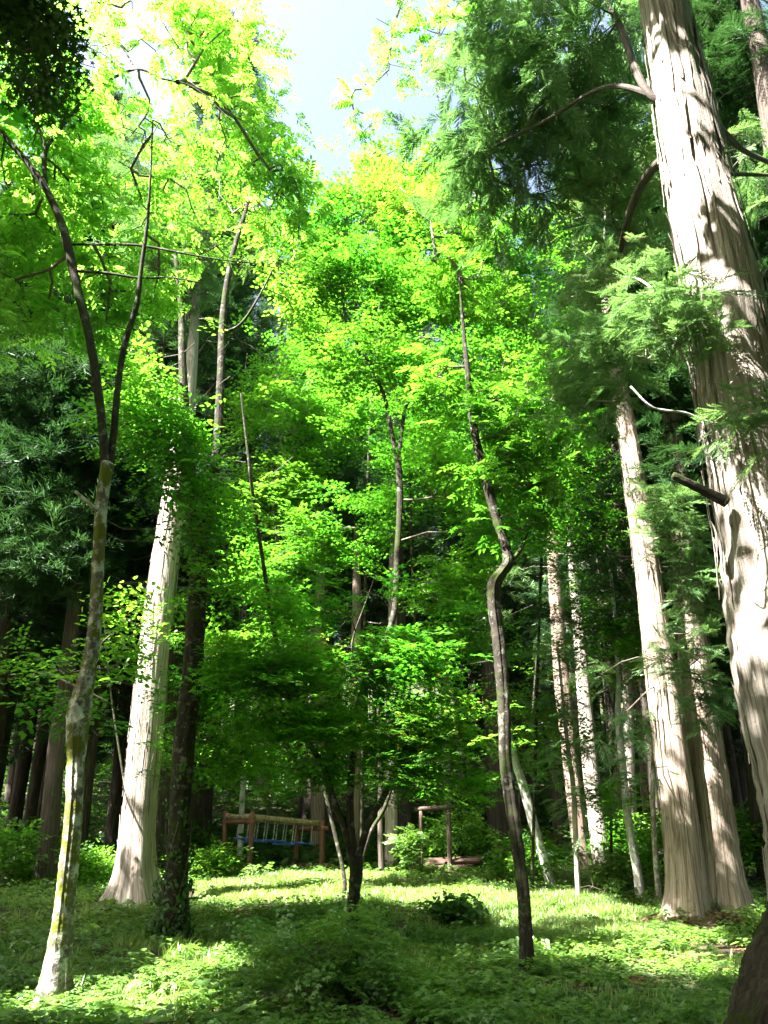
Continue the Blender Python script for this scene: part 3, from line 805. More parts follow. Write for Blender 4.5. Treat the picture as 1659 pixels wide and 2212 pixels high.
# ivy
def ivy(trunkpath, rad, n, label, hmax, seedd, nm='ivy_vine'):
    s = spline(np.column_stack([trunkpath, rad]), 12)
    s = s[(s[:, 2] > gh(s[:, 0], s[:, 1]))]
    wgt = np.exp(-(s[:, 2] - s[0, 2]) / hmax); wgt /= wgt.sum()
    i = rs.choice(len(s), n, p=wgt)
    a = rs.uniform(0, 2 * pi, n); o = np.stack([np.cos(a), np.sin(a), np.zeros(n)], 1)
    pos = s[i, :3] + o * (s[i, 3] * 1.08 + rs.rand(n) ** 2 * .12)[:, None] + rs.randn(n, 3) * [0, 0, .12]
    V, Q, r_ = place('ivy', pos, np.cross(o, [0, 0, 1.0]) + rs.randn(n, 3) * .3, rs.uniform(.7, 1.2, n), 2.5)
    root = s[0, :3]
    e = empty(nm, gpt(root), label, 'climbing plant')
    mesh('leaves', V, Q, M['ivy'], e, r_)
    st_ = []
    for k in range(4):
        ph = k * 1.6 + seedd; m_ = s[::3]; m_ = m_[m_[:, 2] < s[0, 2] + hmax * 1.6]
        pts_ = m_[:, :3] + np.stack([np.cos(ph + np.arange(len(m_)) * .3), np.sin(ph + np.arange(len(m_)) * .3), 0 * m_[:, 0]], 1) * (m_[:, 3:4] * 1.1 + .005)
        if len(pts_) > 2: st_.append(tube(pts_, np.full(len(pts_), .008), k=6, step=3, rough=0))
    V, Q, U = join_uv(st_)
    mesh('vine_stem', V, Q, M['twig'], e, smooth=True)
ivy(p, r, 420, 'dark ivy climbing the foot of the thick dark tree', 1.1, 0)

# --- centre tree, three stems
p, r = rooted([(758, 2012, 30), (762, 1950, 24), (768, 1890, 26), (768, 1845, 28)], 12.0)
t = empty('maple_tree', gpt(p[0]), 'dark mossy maple in the centre whose short bole splits into three stems', 'tree')
D1, d1 = path_px([(764, 1860, 18), (745, 1790, 17), (725, 1740, 16), (700, 1660, 14), (660, 1590, 12), (625, 1510, 11), (600, 1400, 10), (578, 1280, 9), (560, 1160, 8), (545, 1060, 7), (532, 950, 5), (520, 850, 3)], 12.0)
D2, d2 = path_px([(770, 1860, 19), (758, 1790, 18), (757, 1700, 17), (768, 1600, 16), (785, 1500, 15), (825, 1400, 14), (852, 1320, 14), (858, 1200, 13), (864, 1080, 13), (860, 990, 13)], 12.0)
D3, d3 = path_px([(775, 1850, 16), (798, 1775, 14), (830, 1720, 12), (858, 1660, 11), (895, 1590, 8), (940, 1525, 6), (965, 1480, 3)], 11.8)
D4, d4 = path_px([(860, 1000, 10), (845, 930, 9), (828, 850, 8), (790, 770, 7), (750, 700, 6), (740, 640, 5), (730, 560, 4), (700, 500, 3)], 12.0)
D5, d5 = path_px([(860, 1000, 9), (868, 930, 8), (880, 870, 8), (930, 800, 7), (975, 745, 6), (1000, 680, 5), (1020, 600, 4), (1060, 540, 3)], 12.0)
D6, d6 = path_px([(785, 1500, 6), (760, 1400, 5), (790, 1300, 3)], 11.8)
V, Q, U = join_uv([tube(p, r, k=24, flare=.45, fh=.12, rough=.06, seed=41)] + [tube(q, s_, k=14, rough=.05, seed=42 + i) for i, (q, s_) in enumerate(((D1, d1), (D2, d2), (D3, d3), (D4, d4), (D5, d5), (D6, d6)))])
mesh('trunk', V, Q, M['bark_dark'], t, uv=U, smooth=True)
foliage(t, 'maple', M['maple'], [(D1, .35), (D2, .3), (D3, .4), (D4, .1), (D5, .1), (D6, .4)], [
    (700, 470, 12.6, 90, 80, 1, 36), (820, 430, 12.5, 100, 90, 1, 43), (940, 480, 12.6, 100, 80, 1, 43), (1060, 500, 12.8, 100, 70, 1, 36), (1140, 560, 13, 70, 50, 0.8, 21),
    (760, 600, 12.2, 100, 80, 1, 36), (900, 620, 12.2, 110, 90, 1, 43), (1040, 660, 12.4, 110, 80, 1, 43), (1150, 700, 12.6, 60, 40, 0.8, 15), (820, 760, 12, 90, 60, 0.9, 25), (950, 800, 12, 100, 70, 0.9, 31), (700, 800, 12.4, 80, 70, 0.9, 21),
    (640, 1010, 11.4, 90, 60, 0.9, 48), (780, 1040, 12.5, 100, 55, 0.9, 60), (930, 1020, 11.2, 90, 60, 0.9, 54), (600, 1150, 12.5, 90, 50, 0.9, 45), (740, 1180, 11, 110, 55, 0.9, 66), (890, 1190, 12.2, 100, 55, 0.9, 61), (1000, 1150, 11.2, 60, 45, 0.8, 30),
    (660, 1300, 12.3, 110, 50, 0.9, 61), (800, 1320, 10.8, 120, 50, 0.9, 72), (930, 1340, 12.1, 110, 50, 0.9, 64), (560, 1440, 11, 90, 45, 0.8, 45), (700, 1440, 12, 120, 50, 0.9, 64), (860, 1440, 10.6, 120, 50, 0.9, 64), (1010, 1440, 12.1, 90, 50, 0.8, 48),
    (620, 1560, 10.8, 110, 40, 0.8, 48), (780, 1560, 11.9, 110, 40, 0.8, 48), (930, 1570, 10.6, 110, 45, 0.8, 52), (1000, 1640, 12, 90, 40, 0.7, 25), (860, 1660, 10.6, 80, 35, 0.7, 17), (690, 1660, 12.1, 90, 30, 0.7, 17), (960, 1700, 10.7, 70, 30, 0.6, 12), (850, 370, 13, 90, 45, 0.8, 21)],
    per=4, scale=1.0, spread=.25, flat=.15, leak=.1)

# --- slender kinked tree right of the centre
KINK = [(1140, 2095, 36), (1136, 2020, 28), (1130, 1930, 27), (1118, 1830, 26), (1105, 1740, 25), (1092, 1640, 24), (1088, 1520, 24), (1078, 1400, 24), (1067, 1310, 25), (1068, 1262, 27), (1084, 1236, 21), (1097, 1214, 22), (1092, 1180, 18), (1072, 1120, 19), (1050, 1040, 18), (1030, 960, 16), (1018, 880, 14), (1008, 780, 10), (1000, 700, 7), (992, 600, 3)]
p, r = rooted(KINK, 9.6)
t = empty('broadleaf_tree', gpt(p[0]), 'slender dark tree with a sharp kink halfway up, right of the centre', 'tree')
K2, k2_ = path_px([(1092, 1228, 10), (1115, 1200, 9), (1128, 1180, 8), (1140, 1150, 3)], 9.6)
K3, k3_ = path_px([(1020, 900, 6), (1080, 860, 5), (1140, 850, 4), (1200, 880, 3)], 9.6)
V, Q, U = join_uv([tube(p, r, k=26, flare=.8, fh=.3, rough=.085, step=12, seed=51), tube(K2, k2_, k=10, seed=52), tube(K3, k3_, k=8, seed=53)])
mesh('trunk', V, Q, M['bark_dark'], t, uv=U, smooth=True)
foliage(t, 'pinnate', M['round'], [(p, .6), (K3, .1)], [(1080, 900, 9.5, 80, 60, .7, 32), (1140, 960, 9.6, 80, 55, .7, 34), (1080, 1030, 9.5, 70, 45, .6, 22), (1170, 1060, 9.6, 60, 40, .6, 20), (1130, 1120, 9.6, 50, 28, .5, 12), (960, 840, 9.8, 70, 60, .7, 24),
      (1000, 600, 10, 90, 80, .8, 30), (900, 470, 10.3, 100, 90, .8, 34), (1000, 430, 10.4, 90, 70, .8, 28), (860, 420, 10.6, 80, 50, .8, 20), (960, 420, 10.5, 70, 50, .8, 16), (1180, 820, 9.8, 60, 50, .7, 18)],
      per=3, scale=.95, spread=.22, leak=.3)

exec_later = []
# ------------------------------------------------------------------ middle distance trees seen one by one
def simple_tree(name, label, px, d, mat, blobs=None, kind='round', fm='round',  k=20, flare=.3, fh=.2, rough=.03, seed=0, per=3, sc=1.0, lo=.5, group=None, leak=.25, twig='twig', **kw):
    p, r = rooted(px, d)
    t = empty(name, gpt(p[0]), label, 'tree', group)
    stem_obj(t, 'trunk', p, r, mat, k=k, flare=flare, fh=fh, rough=rough, seed=seed)
    if blobs: foliage(t, kind, M[fm], [(p, lo)], blobs, per=per, scale=sc, spread=.28, leak=leak, twig=twig, **kw)
    return t
simple_tree('cedar_tree', 'straight sunlit cedar standing behind the centre maple', [(845, 1892, 30), (845, 1700, 26), (846, 1500, 23), (848, 1300, 19), (850, 1100, 14), (850, 900, 9)], 26.5, 'cedar_pale',
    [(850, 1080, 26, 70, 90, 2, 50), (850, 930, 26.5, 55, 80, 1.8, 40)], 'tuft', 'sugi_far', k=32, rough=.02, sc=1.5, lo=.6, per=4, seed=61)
simple_tree('young_tree', 'thin dark stem just left of the straight sunlit cedar', [(825, 1905, 15), (822, 1800, 12), (822, 1700, 11), (818, 1550, 8), (815, 1400, 5)], 23.5, 'cedar_dark',
    [(810, 1420, 23.5, 60, 60, 1.2, 40)], 'round', 'round', sc=1.3, seed=62)
simple_tree('cedar_tree', 'grey shaded cedar rising just left of the maple stems, behind the play frame', [(688, 1880, 34), (686, 1700, 30), (688, 1500, 26), (690, 1300, 22), (700, 1100, 18), (706, 900, 13)], 29, 'cedar',
    [(700, 1000, 28.5, 80, 110, 2, 60), (710, 850, 29, 60, 90, 1.8, 45)], 'tuft', 'sugi_far', k=28, rough=.02, sc=1.6, lo=.6, per=4, seed=63)
simple_tree('cedar_tree', 'shaded cedar half hidden behind the centre maple bole', [(763, 1885, 30), (765, 1700, 27), (768, 1500, 24), (770, 1300, 19), (772, 1100, 14)], 27.5, 'cedar',
    [(770, 1060, 27, 70, 90, 2, 45)], 'tuft', 'sugi_far', k=28, rough=.02, sc=1.6, lo=.6, per=4, seed=64)
simple_tree('young_tree', 'slim pale stem standing behind the wooden play frame', [(518, 1850, 14), (522, 1750, 12), (528, 1620, 11), (538, 1480, 9), (545, 1350, 6)], 28, 'bark_pale',
    [(540, 1400, 27.5, 60, 70, 1.5, 40)], 'round', 'round', sc=1.5, seed=65)
simple_tree('cedar_tree', 'slim sunlit cedar behind the bar frame', [(966, 1800, 18), (965, 1650, 15), (964, 1500, 12), (962, 1350, 9)], 33, 'cedar_pale',
    [(960, 1350, 33, 60, 80, 2, 40)], 'tuft', 'sugi_far', sc=1.8, lo=.7, per=4, seed=66)
simple_tree('leaning_tree', 'pale spotted tree leaning left behind the kinked tree', [(1190, 1915, 26), (1172, 1850, 21), (1150, 1770, 20), (1128, 1690, 18), (1112, 1640, 17), (1095, 1560, 14), (1080, 1450, 10), (1065, 1300, 6)], 20, 'bark_pale',
    [(1120, 1520, 20, 60, 50, 1, 30), (1060, 1380, 20, 70, 60, 1, 36), (1040, 1240, 20, 70, 70, 1.2, 36), (1180, 1560, 19.5, 50, 40, .8, 20)], 'round', 'round', sc=1.2, seed=67)
t = simple_tree('young_cedar', 'small young cedar with a feathery tuft low on its thin stem', [(1250, 1942, 15), (1247, 1880, 12), (1243, 1800, 12), (1238, 1700, 11), (1225, 1600, 9), (1215, 1500, 7), (1205, 1400, 4)], 18, 'cedar_pale',
    [(1240, 1850, 17.8, 52, 34, .6, 36), (1215, 1640, 18, 45, 50, .7, 24), (1240, 1720, 18, 45, 40, .7, 16), (1200, 1530, 18, 50, 50, .7, 24), (1190, 1420, 18, 45, 50, .7, 20)], 'frond', 'sugi', sc=.8, lo=.15, per=4, seed=68, twr=.004)
simple_tree('cedar_tree', 'smooth grey-white cedar, the right one of the pair behind the young cedar', [(1302, 1885, 40), (1290, 1780, 38), (1275, 1650, 34), (1262, 1500, 30), (1250, 1350, 25), (1240, 1250, 21), (1228, 1050, 15), (1220, 900, 9)], 24, 'cedar_pale',
    [(1230, 1000, 24, 70, 110, 2, 55), (1215, 860, 24, 55, 80, 1.6, 36)], 'tuft', 'sugi_far', k=36, rough=.02, sc=1.5, lo=.65, per=4, seed=69)
simple_tree('cedar_tree', 'reddish dark-barked cedar, the left one of the pair behind the young cedar', [(1262, 1885, 40), (1245, 1750, 36), (1228, 1600, 34), (1212, 1450, 31), (1202, 1300, 29), (1192, 1150, 26), (1182, 1000, 21), (1172, 850, 14)], 25, 'cedar',
    [(1120, 1220, 24, 50, 50, 1.2, 40), (1110, 1300, 24, 45, 35, 1, 26), (1180, 950, 25, 70, 110, 2, 55)], 'tuft', 'sugi', k=36, rough=.03, sc=1.5, lo=.4, per=5, seed=70)
simple_tree('pale_tree', 'crooked pale mottled tree at the back edge of the bright grass', [(1383, 1940, 26), (1376, 1880, 20), (1362, 1800, 18), (1352, 1730, 17), (1345, 1650, 15), (1335, 1560, 13), (1335, 1450, 10), (1325, 1300, 8), (1310, 1150, 5)], 18, 'bark_pale',
    [(1340, 1380, 17.5, 70, 60, .9, 40), (1290, 1340, 17.5, 50, 50, .8, 24), (1310, 1130, 17.8, 80, 70, 1, 46), (1240, 1060, 17.8, 70, 60, 1, 36), (1280, 990, 18, 60, 50, 1, 26), (1330, 1710, 17.8, 40, 25, .6, 12), (1240, 1270, 17.8, 60, 50, .8, 24)], 'round', 'round', sc=1.25, seed=71)
simple_tree('slim_tree', 'thin straight mottled stem between the pale tree and the twin cedar', [(1426, 1950, 15), (1418, 1880, 12), (1412, 1780, 11), (1410, 1680, 10), (1412, 1580, 9), (1405, 1450, 7), (1395, 1300, 4)], 17.3, 'bark_grey',
    [(1400, 1380, 17.5, 50, 60, .8, 24), (1440, 1600, 17.3, 40, 40, .7, 14)], 'round', 'round', sc=1.1, seed=72)
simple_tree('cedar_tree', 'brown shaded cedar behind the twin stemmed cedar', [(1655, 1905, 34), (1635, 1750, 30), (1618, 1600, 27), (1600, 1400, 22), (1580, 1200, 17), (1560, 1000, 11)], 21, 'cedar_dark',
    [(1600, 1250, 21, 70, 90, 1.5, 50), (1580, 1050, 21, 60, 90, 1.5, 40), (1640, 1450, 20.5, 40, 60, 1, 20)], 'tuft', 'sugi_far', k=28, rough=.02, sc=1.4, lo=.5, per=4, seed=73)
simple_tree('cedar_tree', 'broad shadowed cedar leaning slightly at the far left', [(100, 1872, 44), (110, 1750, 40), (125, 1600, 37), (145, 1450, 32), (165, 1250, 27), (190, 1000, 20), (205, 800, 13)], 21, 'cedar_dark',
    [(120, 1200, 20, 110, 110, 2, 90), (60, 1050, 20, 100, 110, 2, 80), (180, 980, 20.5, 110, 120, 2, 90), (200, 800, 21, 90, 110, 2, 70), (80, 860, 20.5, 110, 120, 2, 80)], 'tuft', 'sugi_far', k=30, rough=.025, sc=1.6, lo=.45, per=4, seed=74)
simple_tree('cedar_tree', 'tall grey cedar whose top shows beside the twin cedar crown', [(1372, 1895, 24), (1362, 1700, 22), (1352, 1400, 19), (1340, 1200, 16), (1325, 1000, 14), (1305, 800, 12), (1290, 600, 8)], 29, 'cedar_pale',
    [(1310, 800, 29, 60, 90, 2, 40), (1290, 640, 29, 50, 80, 1.8, 30)], 'tuft', 'sugi_far', sc=1.8, lo=.7, per=4, seed=75)
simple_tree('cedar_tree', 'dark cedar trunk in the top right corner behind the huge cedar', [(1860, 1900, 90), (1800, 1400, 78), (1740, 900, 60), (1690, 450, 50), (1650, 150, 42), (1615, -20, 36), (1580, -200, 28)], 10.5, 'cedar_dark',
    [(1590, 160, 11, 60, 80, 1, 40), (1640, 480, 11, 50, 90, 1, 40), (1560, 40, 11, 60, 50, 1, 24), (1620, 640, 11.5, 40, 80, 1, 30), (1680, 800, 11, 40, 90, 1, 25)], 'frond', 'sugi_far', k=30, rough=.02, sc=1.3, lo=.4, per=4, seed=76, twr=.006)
# young broadleaf trees filling the middle
fill = [
    ('young maple with layered leaves above the wooden play frame', [(392, 1900, 12), (408, 1740, 10), (432, 1580, 8), (455, 1400, 5)], 15, [(470, 1500, 14.5, 90, 50, 1, 40), (440, 1620, 14.5, 80, 40, 1, 30), (540, 1420, 14.5, 80, 50, 1, 36), (540, 1640, 15, 80, 35, 1, 26), (480, 1350, 15, 80, 50, 1, 34)], 'maple'),
    ('young leafy tree with dark round leaves left of the pale cedar', [(300, 1900, 8), (270, 1700, 8), (240, 1500, 7), (225, 1350, 4)], 19, [(250, 1420, 13.7, 70, 50, .9, 30), (180, 1530, 14, 60, 40, .8, 20), (280, 1330, 14, 60, 50, .8, 24), (60, 1440, 14, 80, 50, 1, 24)], 'round'),
    ('broadleaf sapling in the shade behind the leaning pale tree', [(1150, 1900, 12), (1140, 1700, 10), (1150, 1550, 8), (1160, 1400, 5)], 22, [(1150, 1620, 21.5, 60, 50, 1.2, 36), (1170, 1450, 21.5, 70, 60, 1.2, 40), (1090, 1520, 22, 60, 50, 1.2, 30), (1200, 1560, 21, 50, 45, 1, 26)], 'round'),
    ('leafy tree with large pale leaves between the two cedars of the pair', [(1322, 1900, 10), (1320, 1750, 9), (1325, 1600, 8), (1330, 1450, 5)], 20, [(1330, 1450, 19.5, 50, 50, .8, 26), (1300, 1600, 19.8, 50, 50, .8, 26), (1320, 1720, 19.8, 45, 35, .7, 18), (1380, 1770, 19.5, 40, 40, .7, 16)], 'round'),
    ('tall green maple filling the view behind the centre stems', [(775, 1890, 14), (800, 1800, 14), (845, 1700, 14), (895, 1400, 12), (890, 1200, 9), (885, 1000, 5)], 17, [(900, 1000, 17, 110, 80, 1.3, 60), (1010, 1060, 17, 80, 80, 1.2, 46), (800, 1120, 17, 90, 80, 1.2, 46), (960, 1250, 17, 100, 70, 1.2, 46), (880, 1500, 16.5, 110, 60, 1.2, 46), (1010, 1350, 16.5, 80, 70, 1.1, 38), (770, 900, 17.5, 90, 80, 1.3, 46), (930, 860, 17.5, 100, 80, 1.3, 50), (1020, 1700, 16.5, 70, 45, 1, 26)], 'maple'),
    ('tall green maple behind the ivy clad tree and the left maple stem', [(742, 1885, 15), (700, 1700, 13), (640, 1400, 11), (600, 1200, 8), (590, 1000, 5)], 18, [(590, 1050, 18, 90, 90, 1.3, 50), (660, 1180, 18, 90, 70, 1.2, 46), (560, 1260, 18, 80, 70, 1.2, 36), (680, 930, 18, 90, 90, 1.3, 46), (620, 1400, 17.5, 100, 60, 1.2, 40), (520, 1560, 17.5, 70, 50, 1, 26), (640, 1560, 17.5, 90, 50, 1.1, 34), (560, 860, 18, 80, 80, 1.2, 34)], 'maple'),
    ('yellow-green broadleaf crown above the pair of cedars', [(1150, 1895, 12), (1160, 1500, 11), (1170, 1200, 9), (1180, 1000, 6)], 19, [(1180, 1000, 18.5, 80, 70, 1.2, 50), (1130, 880, 18.5, 80, 70, 1.2, 44), (1250, 940, 18.5, 60, 50, 1.1, 30), (1110, 1130, 18.5, 70, 60, 1.1, 34), (1200, 1150, 18, 60, 50, 1, 26), (1100, 760, 19, 80, 70, 1.2, 36)], 'round'),
    ('yellow-green maple crown under the sky gap', [(780, 1890, 12), (785, 1500, 11), (790, 1200, 10), (800, 900, 8), (820, 650, 5)], 21, [(820, 560, 21, 100, 90, 1.5, 60), (930, 640, 21, 100, 90, 1.5, 60), (720, 660, 21, 90, 90, 1.5, 50), (860, 470, 21, 90, 60, 1.3, 40), (1030, 760, 21, 90, 80, 1.4, 46), (640, 760, 21, 80, 80, 1.3, 40), (820, 800, 21, 110, 80, 1.4, 46)], 'maple'),
]
for i, (lab, px, d, bl, kd) in enumerate(fill):
    simple_tree('maple_tree' if kd == 'maple' else 'broadleaf_tree', lab, [(a_, b_, c_ * .62) for a_, b_, c_ in px], d, 'bark_dark', bl, kd, kd, k=14, sc=1.25 if d < 19 else 1.5, per=4, dens=.5 if d > 18.5 else .75, lo=.35, seed=80 + i, leak=.12, twr=.004)

# ------------------------------------------------------------------ overhanging branches of trees outside the picture
def hanging(label, stem, blobs, kind, mat, per=3, dens=1, sc=1.0, spread=.15):
    q, s_ = path_px(stem, 6)
    e = empty('overhanging_branch', q[0], label, 'branch')
    stem_obj(e, 'branch', q, s_, 'twig', k=8)
    foliage(e, kind, M[mat], [(q, .2)], blobs, per=per, dens=dens, scale=sc, spread=spread, gap=False, crown='leaves')
hanging('dark leafy branch hanging in the top left corner against the bright leaves', [(-140, -160, 10, 2.3), (-40, -40, 7, 2.4), (60, 50, 4, 2.5), (100, 150, 2, 2.5)], [(20, 10, 2.4, 70, 40, .15, 16), (80, 30, 2.45, 50, 35, .12, 10), (60, 95, 2.5, 35, 25, .1, 5), (95, 150, 2.5, 22, 25, .08, 4)], 'maple', 'ivy', 4, 1, .42, .06)
hanging('leafy branch hanging into the white sky, left of two', [(930, -220, 9, 8.4), (890, -60, 6, 8.5), (850, 60, 4, 8.6), (840, 150, 2, 8.6)], [(835, 60, 8.5, 38, 45, .4, 12), (850, 130, 8.6, 30, 35, .35, 10), (780, 210, 8.8, 35, 40, .35, 10), (795, 265, 8.8, 30, 30, .3, 8), (870, 0, 8.5, 40, 40, .4, 10)], 'pinnate', 'pinnate', 2, .7, .75)
hanging('leafy branch hanging into the white sky, beside the cedar sprays', [(1010, -220, 9, 8.2), (975, -60, 6, 8.2), (950, 60, 4, 8.3), (945, 150, 2, 8.3)], [(945, 60, 8.3, 38, 60, .35, 18), (940, 140, 8.4, 28, 35, .3, 9), (985, 10, 8.2, 35, 50, .35, 12)], 'pinnate', 'pinnate', 2, .7, .75)

# ------------------------------------------------------------------ the crowd of cedars behind
def proto_cedar(H, crown_from, R0, seed, mat='cedar_dark', full=1.0):
    g = np.random.RandomState(seed)
    t = empty('cedar_tree', (0, 0, -500), 'x', 'tree')
    z = np.linspace(-.4, H, 9); wob = np.cumsum(g.randn(9, 2) * .05, 0)
    path = np.column_stack([wob, z]); path[0, :2] = path[1, :2]
    rad = R0 * (1 - np.clip(z, 0, H) / H) ** .85 + .02
    V, Q, U = tube(path, rad, k=22, flare=.35, fh=.5, rough=.03, seed=seed)
    mesh('trunk', V, Q, M[mat], t, uv=U, smooth=True, origin=(0, 0, 0))
    nb = int((H - crown_from) * 7.5 * full)
    zz = crown_from + (H - crown_from) * g.rand(nb) ** .9
    fr = (zz - crown_from) / (H - crown_from)
    ln = (3.1 * (1 - fr) ** .7 + .5) * g.uniform(.65, 1.1, nb) * np.clip(.55 + fr * 3, 0, 1)
    az = g.uniform(0, 2 * pi, nb)
    cx = np.interp(zz, z, path[:, 0]); cyy = np.interp(zz, z, path[:, 1])
    p0 = np.column_stack([cx, cyy, zz]); o = np.column_stack([np.cos(az), np.sin(az), 0 * az])
    p1 = p0 + o * (ln * .55)[:, None] + np.array([0, 0, -.12]) * ln[:, None]
    p2 = p0 + o * ln[:, None] + np.array([0, 0, .02]) * ln[:, None]
    a = sticks(p0, p1, .018 + .012 * ln, .014 + .008 * ln, 4); b = sticks(p1, p2, .014 + .008 * ln, np.full(nb, .008), 4)
    V, Q, _ = join([a, b]); tag(mesh('limbs', V, Q, M['twig'], t, origin=(0, 0, 0)), kind='stuff')
    per = 15
    k = g.uniform(.3, 1.02, (nb, per)); q = np.where((k < .55)[..., None], p0[:, None] + (p1 - p0)[:, None] * (k / .55)[..., None], p1[:, None] + (p2 - p1)[:, None] * ((k - .55) / .45)[..., None])
    side = np.cross(o, [0, 0, 1.0]); sd = g.randn(nb, per, 1) * .26 * (ln[:, None, None] / 2.5 + .4)
    q = q + side[:, None] * sd + g.randn(nb, per, 3) * [.1, .1, .16] + [0, 0, -.05]
    h = o[:, None] * 1.0 + side[:, None] * np.sign(sd) * .8 + g.randn(nb, per, 3) * .35; h[..., 2] += .12
    V, Q, r_ = place('tuft', q.reshape(-1, 3), h.reshape(-1, 3), g.uniform(.9, 1.6, nb * per), .6, np.repeat(g.rand(nb), per))
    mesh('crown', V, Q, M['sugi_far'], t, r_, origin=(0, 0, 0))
    t['H'] = H
    return t
protos = [proto_cedar(27, 8, .31, 101), proto_cedar(24, 5.5, .26, 102), proto_cedar(30, 11, .33, 103), proto_cedar(21, 3.5, .21, 104)]
def silhouette(u):                  # how high the crowd of trees reaches, in px from the top of the view
    return np.interp(u, [-400, 540, 600, 650, 700, 800, 900, 950, 990, 2200], [-260, -260, 60, 300, 480, 520, 500, 300, -200, -260])
used = [False] * 4
spots = []
g = np.random.RandomState(12)
tries = 0
while len(spots) < 92 and tries < 20000:
    tries += 1
    d = g.uniform(22, 60) if len(spots) > 26 else g.uniform(22, 34)
    u = g.uniform(-200, 1860)
    x = (u - 829.5) / F * d / CP * 1.0
    if d < 30 and 440 < u < 1250: continue
    if d < 26 and 1250 <= u < 1500: continue
    if any((x - a) ** 2 + (d - b) ** 2 < (2.0 if d < 34 else 2.6) ** 2 for a, b, _ in spots): continue
    spots.append((x, d, u))
# nearer crowns at the left edge and behind the huge cedar
far = []
while len(far) < 80:
    d = g.uniform(58, 85); x = g.uniform(-.55, .55) * d
    if all((x - a) ** 2 + (d - b) ** 2 > 4 for a, b, _ in far): far.append((x, d, 829.5 + F * x / d))
spots += [(-16, 10, 0), (-19.5, 13, 0), (-23, 18, 0), (-18.5, 7, 0), (-26, 24, 0), (-21, 21.5, 0), (-15, 13.5, 0), (-28, 17, 0), (-24, 11, 0)]  # unseen cedars added on the left to shade the forest there
spots += far
for k in range(34):                 # unseen forest right of and behind the camera, added to dim sky light
    a_ = math.radians(-62 + 190 * k / 33)
    q_ = g.uniform(15, 24) if a_ > -.3 else g.uniform(24, 30)
    x_, y_ = q_ * math.cos(-a_) * 1.0, -q_ * math.sin(a_)
    if y_ > 2 and x_ < y_ * .75: continue
    if x_ < -4: x_ -= 10; y_ -= 10
    spots.append((x_, y_, 5000))
spots += [(-17.5, 17, 60), (-15, 21, 60), (-11.5, 24.5, 250), (-7.5, 27.5, 440), (8.6, 17, 1600), (10.5, 13.5, 1700), (7.0, 21.5, 1480), (6.3, 19.2, 1400)]
def shades_gap(x, d):
    if d > 32 or x > 5: return False
    a = np.arange(8) * pi / 4
    q = np.array([[x + 1.6 * cos(k), d + 1.6 * sin(k), z] for k in a for z in (8, 11, 14, 17, 20, 23)])
    return keep_gap(q, 0)[...].mean() < .8
spots = [q for q in spots if not shades_gap(q[0], q[1])]
GRP = 'cedars crowding behind the clearing'
LAB = {0: 'straight dark trunked cedar among the crowd far behind the clearing', 1: 'tall cedar with a dense dark crown in the forest behind the clearing'}
n_ = 0
for (x, d, u) in spots:
    gz = float(gh(x, d))
    sv = float(silhouette(u)) + g.uniform(-60, 60)
    r_ = ray(u, sv); ztop = 1.6 + r_[2] * d / r_[1]
    need = ztop - gz
    if n_ < 4: k = n_
    elif d < 24 and abs(u - 829) > 500: k = int(g.choice([1, 3]))
    else: k = int(g.randint(0, 4))
    H = protos[k]['H']
    s_ = float(np.clip(need / H, .55, 1.25)) if 560 < u < 980 else float(g.uniform(.85, 1.15))
    o = protos[k] if n_ < 4 else copy_tree(protos[k])
    o.location = (x, d, gz); o.scale = (s_ * .5 + .5, s_ * .5 + .5, s_); o.rotation_euler = (g.uniform(-.02, .02), g.uniform(-.02, .02), g.uniform(0, 6.28))
    o['label'] = 'dark cedar in the crowd of similar cedars behind the clearing'  # also goes on the unseen cedars added to block light
    o['group'] = GRP
    n_ += 1
for o in list(C.objects):
    if 'H' in o.keys(): del o['H']

# ------------------------------------------------------------------ unseen trees added to shade the clearing around chosen sun patches
def shade_tree(bx, by, x, y, H, cr, zc, seed, n=500, label='', kind='big'):
    g2 = np.random.RandomState(seed)
    t = empty('broadleaf_tree', (bx, by, float(gh(bx, by))), label, 'tree', 'unseen trees added around the camera to shade the clearing')
    p = np.array([[bx, by, -.3], [bx, by, 1.5], [bx * .75 + x * .25 + g2.randn() * .2, by * .75 + y * .25, zc * .55], [x, y, zc], [x + .3, y, H]]); r = np.array([.22, .18, .15, .1, .03])
    stem_obj(t, 'trunk', p, r, 'bark_grey', k=14, flare=.4, fh=.3, seed=seed)
    gg = g2.randn(n, 3); gg = gg / np.linalg.norm(gg, axis=1, keepdims=True) * (g2.rand(n, 1) ** .4)
    pts = np.array([x, y, zc]) + gg * [cr, cr, (H - zc)]
    # clumps stay out of the camera's view
    q = pts - EYE; zc_ = depth(pts); uu = 829.5 + F * q[:, 0] / np.maximum(zc_, .1); vv = 1106 - F * (q[:, 2] * CP - q[:, 1] * SP) / np.maximum(zc_, .1)
    vis = (zc_ > 0) & (uu > -210) & (uu < 1890) & (vv > -640) & (vv < 2300)
    pts = pts[~vis]
    pts = pts[keep_gap(pts, .35, True)]
    foliage(t, kind, M['maple'], [(p, .5)], None, per=7, scale=1.05, spread=.4, pts=pts, cl=g2.rand(len(pts)), leak=.04)
